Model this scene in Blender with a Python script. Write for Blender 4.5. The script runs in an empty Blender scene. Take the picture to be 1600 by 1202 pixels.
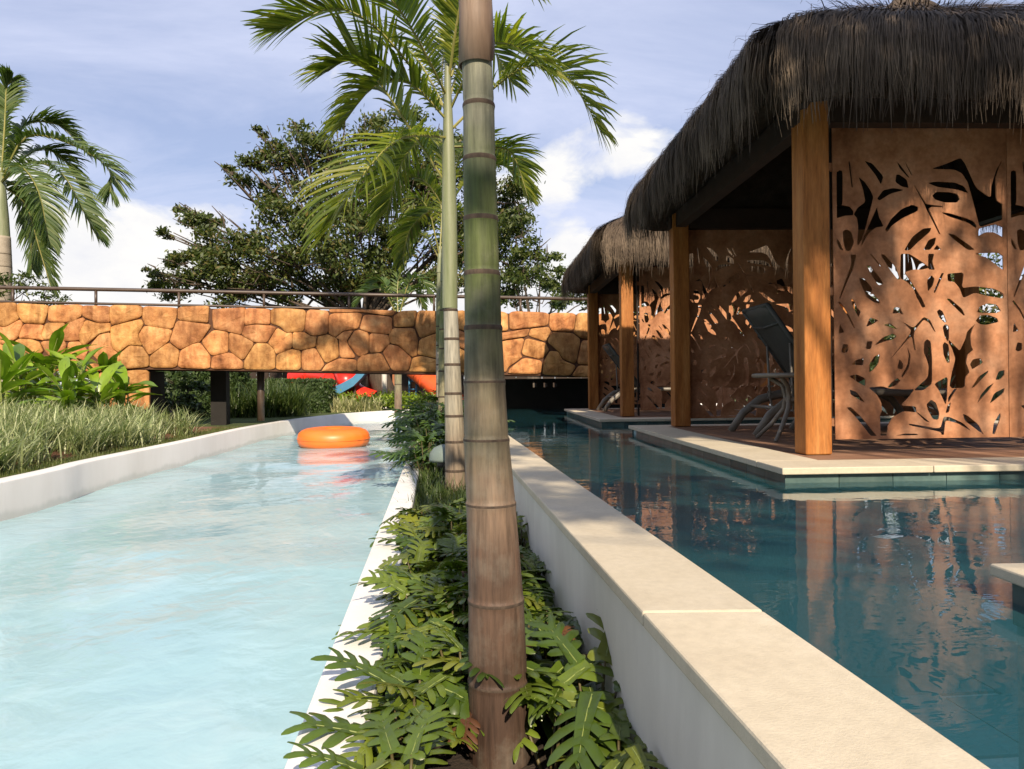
import bpy, bmesh, math, random
import numpy as np
from mathutils import Vector, Matrix, geometry
R = math.radians
random.seed(7); rng = np.random.default_rng(7)
S = bpy.context.scene
COL = S.collection

# ------------------------------------------------------------------ camera, sky, sun, exposure
CAM = Vector((0.0, 0.0, 1.6)); FPX = 1150.0; ROLL = -0.011
cd = bpy.data.cameras.new('camera'); cam = bpy.data.objects.new('camera', cd); COL.objects.link(cam)
cd.sensor_width = 36.0; cd.lens = 36.0 * FPX / 1600.0; cd.clip_start = 0.05; cd.clip_end = 6000
cam.matrix_world = Matrix.Translation(CAM) @ Matrix.Rotation(R(90), 4, 'X') @ Matrix.Rotation(ROLL, 4, 'Z')
S.camera = cam
S.view_settings.view_transform = 'Standard'; S.view_settings.look = 'None'
S.view_settings.exposure = 0.66; S.view_settings.gamma = 1.0
S.render.engine = 'CYCLES'
S.cycles.max_bounces = 7; S.cycles.transparent_max_bounces = 12; S.cycles.diffuse_bounces = 2
S.cycles.caustics_reflective = False; S.cycles.caustics_refractive = False
S.cycles.sample_clamp_indirect = 6.0
S.cycles.use_denoising = True

SUN_AZ, SUN_EL = R(9), R(34)      # azimuth measured from straight behind the camera towards the right
sd = Vector((math.sin(SUN_AZ) * math.cos(SUN_EL), -math.cos(SUN_AZ) * math.cos(SUN_EL), math.sin(SUN_EL)))
sl = bpy.data.lights.new('sun', 'SUN'); sl.energy = 5.0; sl.angle = R(0.6); sl.color = (1.0, 0.84, 0.65)
sun = bpy.data.objects.new('sun', sl); COL.objects.link(sun)
sun.rotation_euler = sd.to_track_quat('Z', 'Y').to_euler(); sun.location = sd * 60

W = bpy.data.worlds.new('World'); S.world = W; W.use_nodes = True
def world():
    nt = W.node_tree; N = nt.nodes; L = nt.links; N.clear()
    out = N.new('ShaderNodeOutputWorld'); bg = N.new('ShaderNodeBackground'); bg.inputs[1].default_value = 0.061
    L.new(bg.outputs[0], out.inputs[0])
    sky = N.new('ShaderNodeTexSky'); sky.sky_type = 'NISHITA'; sky.sun_disc = False
    sky.sun_elevation = SUN_EL; sky.sun_rotation = math.atan2(sd.x, sd.y); sky.air_density = 1.0; sky.dust_density = 0.6; sky.ozone_density = 2.0
    tc = N.new('ShaderNodeTexCoord')
    def M(op, a, b=None, c=None, clamp=False):
        n = N.new('ShaderNodeMath'); n.operation = op; n.use_clamp = clamp
        for i, v in enumerate((a, b, c)):
            if v is None: continue
            if isinstance(v, (int, float)): n.inputs[i].default_value = v
            else: L.new(v, n.inputs[i])
        return n.outputs[0]
    def noise(vec, scale, detail, rough, w=0.0, dist=0.0):
        n = N.new('ShaderNodeTexNoise'); n.noise_dimensions = '4D'
        n.inputs['W'].default_value = w; n.inputs['Scale'].default_value = scale
        n.inputs['Detail'].default_value = detail; n.inputs['Roughness'].default_value = rough; n.inputs['Distortion'].default_value = dist
        L.new(vec, n.inputs['Vector']); return n.outputs['Fac']
    sep = N.new('ShaderNodeSeparateXYZ'); L.new(tc.outputs['Generated'], sep.inputs[0])
    z = M('MAXIMUM', sep.outputs['Z'], 0.0)
    # high thin cirrus: plane projection
    den = M('ADD', z, 0.22)
    cb = N.new('ShaderNodeCombineXYZ'); L.new(M('DIVIDE', sep.outputs['X'], den), cb.inputs[0])
    L.new(M('MULTIPLY', M('DIVIDE', sep.outputs['Y'], den), 2.2), cb.inputs[1])
    ci = noise(cb.outputs[0], 1.1, 9, 0.62, 3.3, 0.5)
    cif = M('MULTIPLY', M('MULTIPLY_ADD', ci, 3.4, -1.25, True), 0.80)
    # cumulus standing towards the horizon, their bases flat and grey, tops ragged and white
    mp = N.new('ShaderNodeMapping'); mp.inputs['Scale'].default_value = (1, 1, 1.7); L.new(tc.outputs['Generated'], mp.inputs[0])
    cbig = noise(mp.outputs[0], CU_SCALE, 2, 0.5, CU_W, 0.0)
    cfin = noise(mp.outputs[0], 9.0, 9, 0.6, 6.6, 0.4)
    cu = M('ADD', M('MULTIPLY', cbig, 1.0), M('MULTIPLY', M('SUBTRACT', cfin, 0.5), 0.34))
    thr = M('MULTIPLY_ADD', M('POWER', z, 1.15), CU_SLOPE, CU_BASE)
    ex = M('SUBTRACT', cu, thr)
    cuf = M('MULTIPLY', ex, 16.0, None, True)
    cud = noise(mp.outputs[0], 6.0, 6, 0.6, 9.1)
    sh = M('ADD', M('MULTIPLY_ADD', M('SUBTRACT', cud, 0.5), 3.0, 0.72), M('MULTIPLY', ex, 0.6))
    ccol = N.new('ShaderNodeMix'); ccol.data_type = 'RGBA'
    ccol.inputs[6].default_value = (8.2, 8.4, 9.4, 1); ccol.inputs[7].default_value = (11.0, 10.8, 10.4, 1)
    L.new(M('ADD', sh, 0.0, None, True), ccol.inputs[0])
    m1 = N.new('ShaderNodeMix'); m1.data_type = 'RGBA'
    L.new(cif, m1.inputs[0]); L.new(sky.outputs[0], m1.inputs[6]); m1.inputs[7].default_value = (9.0, 9.2, 10.2, 1)
    # thin veil over everything
    m0 = N.new('ShaderNodeMix'); m0.data_type = 'RGBA'; m0.inputs[0].default_value = VEIL
    L.new(m1.outputs[2], m0.inputs[6]); m0.inputs[7].default_value = (6.6, 7.5, 11.0, 1)
    m2 = N.new('ShaderNodeMix'); m2.data_type = 'RGBA'
    L.new(cuf, m2.inputs[0]); L.new(m0.outputs[2], m2.inputs[6]); L.new(ccol.outputs[2], m2.inputs[7])
    L.new(m2.outputs[2], bg.inputs[0])
CU_SCALE, CU_W, CU_SLOPE, CU_BASE, VEIL = 3.4, 8.0, 1.08, 0.284, 0.52
world()

# ------------------------------------------------------------------ layout helpers
TR = math.tan(ROLL)
def ray(u, v):
    du, dv = (u - 800) / FPX, (601 - v) / FPX
    c, s = math.cos(ROLL), math.sin(ROLL)
    return Vector((du * c - dv * s, 1.0, du * s + dv * c))
def at(u, v, Y): return CAM + ray(u, v) * Y
def atz(u, v, z):
    d = ray(u, v); return CAM + d * ((z - CAM.z) / d.z)
def onplane(u, v, p0, n):
    d = ray(u, v); return CAM + d * ((p0 - CAM).dot(n) / d.dot(n))
def ax(Y): return -0.103 * Y          # line of the planter

# ------------------------------------------------------------------ mesh helpers
class MB:
    def __init__(s): s.v = []; s.f = []; s.m = []
    def add(s, vs, fs, mi=0):
        o = len(s.v); s.v += [tuple(p) for p in vs]; s.f += [tuple(o + i for i in f) for f in fs]; s.m += [mi] * len(fs)
        return s
    def box(s, a, b, mi=0, M=None):
        x0, y0, z0 = a; x1, y1, z1 = b
        vs = [Vector(p) for p in ((x0,y0,z0),(x1,y0,z0),(x1,y1,z0),(x0,y1,z0),(x0,y0,z1),(x1,y0,z1),(x1,y1,z1),(x0,y1,z1))]
        if M: vs = [M @ p for p in vs]
        return s.add(vs, [(0,3,2,1),(4,5,6,7),(0,1,5,4),(1,2,6,5),(2,3,7,6),(3,0,4,7)], mi)
    def tube(s, pts, rad, n=8, mi=0, cap=True, flat=1.0):
        pts = [Vector(p) for p in pts]; k = len(pts)
        rad = rad if isinstance(rad, (list, tuple)) else [rad] * k
        o = len(s.v); ref = None
        for i, p in enumerate(pts):
            t = (pts[min(i + 1, k - 1)] - pts[max(i - 1, 0)]).normalized()
            if ref is None: ref = Vector((0, 0, 1)) if abs(t.z) < 0.9 else Vector((1, 0, 0))
            a = t.cross(ref)
            if a.length < 1e-5: a = t.cross(Vector((0, 1, 0)))
            a.normalize(); b = a.cross(t).normalized(); ref = b
            for j in range(n):
                q = 2 * math.pi * j / n
                s.v.append(tuple(p + a * math.cos(q) * rad[i] + b * math.sin(q) * rad[i] * flat))
        for i in range(k - 1):
            for j in range(n):
                s.f.append((o+i*n+j, o+i*n+(j+1)%n, o+(i+1)*n+(j+1)%n, o+(i+1)*n+j)); s.m.append(mi)
        if cap:
            s.f.append(tuple(o + j for j in range(n))[::-1]); s.f.append(tuple(o + (k-1)*n + j for j in range(n))); s.m += [mi, mi]
        return s
    def lathe(s, prof, n=24, c=(0, 0), mi=0):
        o = len(s.v)
        for (r, z) in prof:
            for j in range(n):
                q = 2 * math.pi * j / n; s.v.append((c[0] + r * math.cos(q), c[1] + r * math.sin(q), z))
        for i in range(len(prof) - 1):
            for j in range(n):
                s.f.append((o+i*n+j, o+i*n+(j+1)%n, o+(i+1)*n+(j+1)%n, o+(i+1)*n+j)); s.m.append(mi)
        s.f.append(tuple(o + j for j in range(n))[::-1]); s.f.append(tuple(o + (len(prof)-1)*n + j for j in range(n))); s.m += [mi, mi]
        return s
    def mesh(s, name, mats, smooth=False):
        me = bpy.data.meshes.new(name); me.from_pydata(s.v, [], s.f)
        for m in (mats if isinstance(mats, (list, tuple)) else [mats]): me.materials.append(m)
        if any(s.m): me.polygons.foreach_set('material_index', s.m)
        if smooth: me.polygons.foreach_set('use_smooth', [True] * len(me.polygons))
        me.update(); return me
    def obj(s, name, mats, parent=None, smooth=False, loc=None, bevel=0):
        o = link(name, s.mesh(name, mats, smooth), parent, loc)
        if bevel: bev(o, bevel)
        return o
def link(name, me, parent=None, loc=None, rot=None):
    o = bpy.data.objects.new(name, me); COL.objects.link(o)
    if parent: o.parent = parent
    if loc is not None: o.location = loc
    if rot is not None: o.rotation_euler = rot
    return o
def bev(o, w, seg=2):
    m = o.modifiers.new('bevel', 'BEVEL'); m.width = w; m.segments = seg; m.limit_method = 'ANGLE'; m.angle_limit = R(40)
def tag(o, label=None, cat=None, group=None, kind=None):
    if label: o['label'] = label
    if cat: o['category'] = cat
    if group: o['group'] = group
    if kind: o['kind'] = kind
    return o
def thing(name, label, cat, loc=(0, 0, 0), rz=0, group=None):
    o = bpy.data.objects.new(name, None); COL.objects.link(o); o.empty_display_size = 0.2
    o.location = loc; o.rotation_euler = (0, 0, rz); return tag(o, label, cat, group)
def copy_tree(o, parent=None):
    c = o.copy(); COL.objects.link(c); c.parent = parent
    for ch in o.children: copy_tree(ch, c)
    return c
def npmesh(name, V, F, mats, smooth=False, mi=None):
    V = np.asarray(V, np.float32).reshape(-1, 3); F = np.asarray(F, np.int32)
    k = F.shape[1]; me = bpy.data.meshes.new(name)
    me.vertices.add(len(V)); me.vertices.foreach_set('co', V.ravel())
    me.loops.add(F.size); me.loops.foreach_set('vertex_index', F.ravel())
    me.polygons.add(len(F)); me.polygons.foreach_set('loop_start', np.arange(0, F.size, k, dtype=np.int32))
    me.polygons.foreach_set('loop_total', np.full(len(F), k, np.int32))
    for m in (mats if isinstance(mats, (list, tuple)) else [mats]): me.materials.append(m)
    if mi is not None: me.polygons.foreach_set('material_index', np.asarray(mi, np.int32))
    if smooth: me.polygons.foreach_set('use_smooth', np.ones(len(F), bool))
    me.update(calc_edges=True); me.validate(); return me
def chaikin(P, it=1, closed=True):
    for _ in range(it):
        Q = []; n = len(P)
        for i in range(n if closed else n - 1):
            a, b = P[i], P[(i + 1) % n]
            Q.append((a[0]*.75+b[0]*.25, a[1]*.75+b[1]*.25)); Q.append((a[0]*.25+b[0]*.75, a[1]*.25+b[1]*.75))
        P = Q
    return P
def bez(p0, p1, p2, n):
    p0, p1, p2 = Vector(p0), Vector(p1), Vector(p2)
    return [p0*(1-t)**2 + p1*2*t*(1-t) + p2*t*t for t in [i/(n-1) for i in range(n)]]

# ------------------------------------------------------------------ materials
def node_mat(name):
    m = bpy.data.materials.new(name); m.use_nodes = True; nt = m.node_tree
    return m, nt, nt.nodes, nt.links, nt.nodes['Principled BSDF']
def ramp(N, L, fac, stops):
    r = N.new('ShaderNodeValToRGB'); e = r.color_ramp.elements
    while len(e) < len(stops): e.new(0.5)
    for k, (p, c) in enumerate(stops): e[k].position = p; e[k].color = (*c, 1)
    L.new(fac, r.inputs[0]); return r.outputs[0]
def ntex(N, L, vec, scale, detail=4, rough=0.55, stretch=None, dist=0):
    if stretch:
        mp = N.new('ShaderNodeMapping'); mp.inputs['Scale'].default_value = stretch; L.new(vec, mp.inputs[0]); vec = mp.outputs[0]
    n = N.new('ShaderNodeTexNoise'); n.inputs['Scale'].default_value = scale; n.inputs['Detail'].default_value = detail
    n.inputs['Roughness'].default_value = rough; n.inputs['Distortion'].default_value = dist; L.new(vec, n.inputs['Vector']); return n.outputs['Fac']
def mixc(N, L, fac, a, b, mode='MIX'):
    m = N.new('ShaderNodeMix'); m.data_type = 'RGBA'; m.blend_type = mode
    for i, v in ((0, fac), (6, a), (7, b)):
        if isinstance(v, (int, float)): m.inputs[i].default_value = v
        elif isinstance(v, tuple): m.inputs[i].default_value = (*v, 1)
        else: L.new(v, m.inputs[i])
    return m.outputs[2]
def bump(N, L, h, strength, dist, P):
    b = N.new('ShaderNodeBump'); b.inputs['Strength'].default_value = strength; b.inputs['Distance'].default_value = dist
    L.new(h, b.inputs['Height']); L.new(b.outputs[0], P.inputs['Normal']); return b
def rough_mat(name, stops, scale=6, rough=0.8, bscale=60, bstr=0.3, bdist=0.01, stretch=None, detail=6, coord='Object', island=0, spec=0.4, metal=0, fine=0.25, objrand=0):
    m, nt, N, L, P = node_mat(name); tc = N.new('ShaderNodeTexCoord'); v = tc.outputs[coord]
    if objrand:      # shift the pattern per object so alike pieces differ
        oi = N.new('ShaderNodeObjectInfo'); va = N.new('ShaderNodeVectorMath'); va.operation = 'MULTIPLY_ADD'
        cx = N.new('ShaderNodeCombineXYZ'); [L.new(oi.outputs['Random'], cx.inputs[i]) for i in range(3)]
        L.new(cx.outputs[0], va.inputs[0]); va.inputs[1].default_value = (37, 53, 71); L.new(v, va.inputs[2]); v = va.outputs[0]
    f = ntex(N, L, v, scale, detail, 0.6, stretch)
    c = ramp(N, L, f, stops)
    f2 = ntex(N, L, v, scale * 9, 4, 0.6, stretch)
    c = mixc(N, L, fine, c, ramp(N, L, f2, [(0.3, (0.25,)*3), (0.7, (1,)*3)]), 'MULTIPLY')
    if island or objrand:
        src = N.new('ShaderNodeNewGeometry').outputs['Random Per Island'] if island else oi.outputs['Random']
        amt = island or objrand
        c = mixc(N, L, amt, c, ramp(N, L, src, [(0, (0.45,)*3), (1, (1.35,)*3)]), 'MULTIPLY')
    L.new(c, P.inputs['Base Color']); P.inputs['Roughness'].default_value = rough; P.inputs['Specular IOR Level'].default_value = spec; P.inputs['Metallic'].default_value = metal
    if bstr: bump(N, L, ntex(N, L, v, bscale, 5, 0.6, stretch), bstr, bdist, P)
    return m
def leaf_mat(name, cols, rough=0.38, trans=0.35, tcol=None, scale=3.0, spec=0.5, veins=0, objrand=False):
    m, nt, N, L, P = node_mat(name)
    g = N.new('ShaderNodeNewGeometry'); tc = N.new('ShaderNodeTexCoord')
    src = N.new('ShaderNodeObjectInfo').outputs['Random'] if objrand else g.outputs['Random Per Island']
    c = ramp(N, L, src, [(i / max(1, len(cols) - 1), k) for i, k in enumerate(cols)])
    c = mixc(N, L, 0.45, c, ramp(N, L, ntex(N, L, g.outputs['Position'], scale, 3), [(0.3, (0.35,)*3), (0.7, (1.25,)*3)]), 'MULTIPLY')
    L.new(c, P.inputs['Base Color']); P.inputs['Roughness'].default_value = rough; P.inputs['Specular IOR Level'].default_value = spec
    if trans:
        t = N.new('ShaderNodeBsdfTranslucent'); L.new(mixc(N, L, 1.0, c, tcol or (1.5, 1.7, 0.6), 'MULTIPLY'), t.inputs[0])
        ms = N.new('ShaderNodeMixShader'); ms.inputs[0].default_value = trans
        out = N['Material Output'] if 'Material Output' in N else N.get('Material Output')
        L.new(P.outputs[0], ms.inputs[1]); L.new(t.outputs[0], ms.inputs[2]); L.new(ms.outputs[0], out.inputs[0])
    if veins: bump(N, L, ntex(N, L, tc.outputs['Object'], 40, 2, .5, (1, 6, 1)), veins, 0.004, P)
    return m

M = {}
M['white'] = rough_mat('white_plaster', [(0.3, (0.70, 0.69, 0.66)), (0.7, (0.80, 0.79, 0.77))], 1.3, 0.55, 40, 0.08, 0.004, stretch=(1, 1, .4), fine=0.10)
M['plaster'] = rough_mat('planter_plaster', [(0.3, (0.60, 0.565, 0.49)), (0.7, (0.74, 0.705, 0.62))], 1.6, 0.7, 90, 0.15, 0.003, stretch=(1, 1, 0.35), fine=0.12)
M['stone'] = rough_mat('coping_stone', [(0.25, (0.50, 0.435, 0.32)), (0.5, (0.55, 0.485, 0.36)), (0.8, (0.60, 0.535, 0.41))], 5.0, 0.75, 190, 0.35, 0.003, fine=0.16, objrand=0.12)
M['cement'] = rough_mat('grey_cement', [(0.3, (0.40, 0.39, 0.36)), (0.7, (0.52, 0.50, 0.46))], 3.0, 0.85, 90, 0.2, 0.004)
M['tile'] = rough_mat('teal_pool_tile', [(0.3, (0.13, 0.36, 0.39)), (0.7, (0.20, 0.45, 0.48))], 2.2, 0.35, 60, 0.08, 0.003, fine=0.2, objrand=0.45)
M['grout'] = rough_mat('pale_grout', [(0.3, (0.42, 0.62, 0.64)), (0.7, (0.50, 0.68, 0.70))], 5, 0.8, 80, 0.1)
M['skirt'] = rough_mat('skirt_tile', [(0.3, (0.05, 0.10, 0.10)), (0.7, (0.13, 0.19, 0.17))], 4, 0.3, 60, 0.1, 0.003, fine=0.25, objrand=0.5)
M['soil'] = rough_mat('red_soil', [(0.3, (0.12, 0.055, 0.03)), (0.7, (0.25, 0.12, 0.065))], 4, 0.95, 50, 0.8, 0.03)
M['mulch'] = rough_mat('dark_soil', [(0.3, (0.02, 0.014, 0.01)), (0.7, (0.06, 0.04, 0.025))], 14, 0.95, 90, 0.9, 0.02)
M['lawn'] = rough_mat('lawn', [(0.3, (0.045, 0.07, 0.015)), (0.7, (0.09, 0.12, 0.03))], 0.6, 0.95, 60, 0.8, 0.03)
M['rock'] = None
M['wood'] = rough_mat('orange_post_wood', [(0.25, (0.20, 0.065, 0.015)), (0.5, (0.42, 0.16, 0.040)), (0.75, (0.55, 0.26, 0.085))], 3.0, 0.5, 30, 0.4, 0.004, stretch=(3.5, 3.5, 0.4), fine=0.5, objrand=0.2, spec=0.2)
M['deckwood'] = rough_mat('deck_board_wood', [(0.25, (0.17, 0.09, 0.055)), (0.75, (0.32, 0.185, 0.115))], 3.0, 0.6, 40, 0.3, 0.003, stretch=(0.4, 6, 6), fine=0.3, objrand=0.4)
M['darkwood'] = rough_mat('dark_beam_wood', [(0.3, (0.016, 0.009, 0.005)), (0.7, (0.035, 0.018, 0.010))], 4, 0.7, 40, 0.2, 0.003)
M['corten'] = rough_mat('rust_steel', [(0.28, (0.20, 0.078, 0.032)), (0.5, (0.43, 0.20, 0.10)), (0.72, (0.60, 0.33, 0.19))], 3.2, 0.6, 70, 0.15, 0.002, fine=0.4, metal=0.0, spec=0.15)
M['thatch'] = rough_mat('thatch_fibre', [(0.25, (0.050, 0.036, 0.025)), (0.5, (0.105, 0.078, 0.055)), (0.8, (0.21, 0.16, 0.11))], 2.5, 0.75, 60, 0, island=0.75, fine=0.2, spec=0.25)
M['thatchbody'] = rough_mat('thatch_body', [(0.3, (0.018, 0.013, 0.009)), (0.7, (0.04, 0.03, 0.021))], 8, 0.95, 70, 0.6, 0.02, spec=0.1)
M['alu'] = rough_mat('taupe_metal', [(0.3, (0.15, 0.135, 0.11)), (0.7, (0.20, 0.18, 0.15))], 5, 0.4, 60, 0.03, fine=0.08)
M['sling'] = rough_mat('charcoal_sling', [(0.3, (0.035, 0.038, 0.035)), (0.7, (0.055, 0.058, 0.052))], 5, 0.6, 220, 0.2, 0.002)
M['rail'] = rough_mat('brown_rail_metal', [(0.3, (0.045, 0.03, 0.022)), (0.7, (0.08, 0.055, 0.04))], 5, 0.4, 60, 0.05, fine=0.1)
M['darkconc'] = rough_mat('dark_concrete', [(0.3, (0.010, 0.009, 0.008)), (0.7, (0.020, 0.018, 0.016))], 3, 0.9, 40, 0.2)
M['orange'] = rough_mat('orange_vinyl', [(0.3, (0.80, 0.155, 0.015)), (0.7, (0.84, 0.19, 0.022))], 2, 0.45, 12, 0.08, 0.01, fine=0.05, spec=0.6)
M['lampgrey'] = rough_mat('sage_lamp_metal', [(0.3, (0.13, 0.17, 0.155)), (0.7, (0.17, 0.21, 0.19))], 4, 0.45, 60, 0.05, fine=0.1)
M['black'] = rough_mat('black_metal', [(0.3, (0.015, 0.015, 0.015)), (0.7, (0.03, 0.03, 0.03))], 4, 0.5, 60, 0.05)
M['red'] = rough_mat('red_plastic', [(0.3, (0.62, 0.02, 0.015)), (0.7, (0.72, 0.04, 0.02))], 1, 0.3, 10, 0, fine=0.1)
M['redorange'] = rough_mat('faded_red_plastic', [(0.3, (0.70, 0.09, 0.025)), (0.7, (0.78, 0.14, 0.04))], 1, 0.3, 10, 0, fine=0.1)
M['blue'] = rough_mat('blue_plastic', [(0.3, (0.06, 0.19, 0.32)), (0.7, (0.09, 0.25, 0.40))], 1, 0.35, 10, 0, fine=0.1)
M['playwood'] = rough_mat('play_wood', [(0.3, (0.28, 0.10, 0.04)), (0.7, (0.42, 0.19, 0.09))], 4, 0.7, 40, 0.2, stretch=(4, 4, 0.5))
M['whitepole'] = rough_mat('white_pole', [(0.3, (0.55, 0.53, 0.48)), (0.7, (0.70, 0.68, 0.62))], 5, 0.6, 60, 0.1)
M['bark'] = rough_mat('tree_bark', [(0.3, (0.05, 0.036, 0.025)), (0.7, (0.13, 0.10, 0.075))], 4, 0.9, 30, 0.7, 0.02, stretch=(4, 4, 0.7))
M['house'] = rough_mat('pale_wall', [(0.3, (0.50, 0.46, 0.38)), (0.7, (0.58, 0.54, 0.46))], 1, 0.8, 20, 0.1)
# foliage
M['treeleaf'] = leaf_mat('tree_leaf', [(0.028, 0.048, 0.010), (0.06, 0.088, 0.018), (0.10, 0.13, 0.028), (0.05, 0.078, 0.015), (0.09, 0.115, 0.025), (0.15, 0.11, 0.03)], 0.5, 0.25, scale=0.5)
M['bushleaf'] = leaf_mat('bush_leaf', [(0.035, 0.06, 0.012), (0.07, 0.10, 0.02), (0.11, 0.13, 0.03)], 0.5, 0.3, scale=0.7)
M['hedgeleaf'] = leaf_mat('hedge_leaf', [(0.025, 0.05, 0.012), (0.045, 0.08, 0.02), (0.065, 0.10, 0.025)], 0.5, 0.2, scale=1)
M['limeleaf'] = leaf_mat('lime_leaf', [(0.16, 0.24, 0.02), (0.25, 0.34, 0.03), (0.11, 0.19, 0.02)], 0.4, 0.35, scale=2)
M['palmleaf'] = leaf_mat('palm_leaflet', [(0.065, 0.10, 0.012), (0.13, 0.17, 0.02), (0.24, 0.25, 0.032)], 0.33, 0.45, scale=1.2, spec=0.6)
M['royalleaf'] = leaf_mat('royal_palm_leaflet', [(0.05, 0.09, 0.02), (0.08, 0.13, 0.03), (0.13, 0.17, 0.045)], 0.4, 0.3, scale=0.8)
M['rachis'] = rough_mat('palm_rachis', [(0.3, (0.18, 0.19, 0.05)), (0.7, (0.32, 0.28, 0.09))], 4, 0.45, 40, 0.05)
M['xanadu'] = leaf_mat('lobed_leaf', [(0.040, 0.075, 0.010), (0.075, 0.122, 0.014), (0.13, 0.18, 0.02), (0.05, 0.09, 0.010), (0.10, 0.15, 0.016), (0.17, 0.19, 0.024)], 0.3, 0.2, scale=14, spec=0.6, objrand=True)
M['xanaduisl'] = leaf_mat('far_lobed_leaf', [(0.03, 0.065, 0.010), (0.055, 0.10, 0.015), (0.08, 0.14, 0.02)], 0.33, 0.22, scale=6)
M['dryleaf'] = leaf_mat('withered_leaf', [(0.17, 0.07, 0.02), (0.10, 0.04, 0.015)], 0.6, 0.2, scale=6, objrand=True)
M['midrib'] = rough_mat('leaf_midrib', [(0.3, (0.16, 0.21, 0.05)), (0.7, (0.22, 0.26, 0.08))], 8, 0.45, 40, 0)
M['petiole'] = rough_mat('petiole', [(0.3, (0.06, 0.05, 0.018)), (0.7, (0.11, 0.085, 0.03))], 8, 0.5, 40, 0)
M['helileaf'] = leaf_mat('broad_leaf', [(0.12, 0.22, 0.014), (0.18, 0.30, 0.02), (0.24, 0.36, 0.03), (0.09, 0.17, 0.015)], 0.3, 0.3, scale=4, objrand=True)
M['helistem'] = rough_mat('broad_leaf_stem', [(0.3, (0.12, 0.16, 0.03)), (0.7, (0.22, 0.24, 0.06))], 6, 0.5, 40, 0)
M['vargrass'] = leaf_mat('striped_grass', [(0.16, 0.23, 0.08), (0.29, 0.34, 0.14), (0.52, 0.54, 0.32), (0.21, 0.28, 0.09)], 0.45, 0.3, (1.2, 1.3, 0.8), scale=5)
M['creamgrass'] = leaf_mat('cream_grass', [(0.20, 0.24, 0.08), (0.50, 0.48, 0.26), (0.40, 0.40, 0.20)], 0.45, 0.3, (1.2, 1.3, 0.8), scale=5)
M['darkgrass'] = leaf_mat('green_grass_blade', [(0.035, 0.065, 0.014), (0.07, 0.11, 0.025), (0.13, 0.16, 0.05)], 0.4, 0.25, scale=6)
M['lawnblade'] = leaf_mat('lawn_blade', [(0.05, 0.08, 0.012), (0.10, 0.13, 0.025), (0.15, 0.15, 0.05)], 0.6, 0.25, scale=2)

def rock_mat():
    m, nt, N, L, P = node_mat('painted_rock'); tc = N.new('ShaderNodeTexCoord'); v = tc.outputs['Object']
    oi = N.new('ShaderNodeObjectInfo')
    c = ramp(N, L, ntex(N, L, v, 3.4, 7, 0.68), [(0.25, (0.14, 0.055, 0.022)), (0.42, (0.36, 0.155, 0.06)), (0.58, (0.52, 0.26, 0.11)), (0.78, (0.66, 0.43, 0.21))])
    st = ramp(N, L, ntex(N, L, v, 2.6, 6, 0.62, (3.2, 3.2, 0.9)), [(0.34, (0.42, 0.35, 0.31)), (0.52, (1, 1, 1)), (0.75, (1.25, 1.2, 1.1))])
    c = mixc(N, L, 0.7, c, st, 'MULTIPLY')
    c = mixc(N, L, 0.38, c, ramp(N, L, oi.outputs['Random'], [(0, (0.30, 0.25, 0.22)), (1, (1.3, 1.28, 1.15))]), 'MULTIPLY')
    hs = N.new('ShaderNodeHueSaturation'); mr = N.new('ShaderNodeMapRange'); mr.inputs[3].default_value = 0.496; mr.inputs[4].default_value = 0.512
    ml = N.new('ShaderNodeMath'); ml.operation = 'MULTIPLY'; ml.inputs[1].default_value = 7.31; L.new(oi.outputs['Random'], ml.inputs[0]); fc = N.new('ShaderNodeMath'); fc.operation = 'FRACT'; L.new(ml.outputs[0], fc.inputs[0])
    L.new(fc.outputs[0], mr.inputs[0]); L.new(mr.outputs[0], hs.inputs['Hue']); hs.inputs['Saturation'].default_value = 1.02; L.new(c, hs.inputs['Color'])
    L.new(hs.outputs[0], P.inputs['Base Color']); P.inputs['Roughness'].default_value = 0.7; P.inputs['Specular IOR Level'].default_value = 0.25
    bump(N, L, ntex(N, L, v, 7, 9, 0.7), 0.7, 0.035, P); return m
M['rock'] = rock_mat()
M['joint'] = rough_mat('dark_joint', [(0.3, (0.06, 0.025, 0.012)), (0.7, (0.11, 0.05, 0.025))], 6, 0.9, 40, 0.3)

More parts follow.
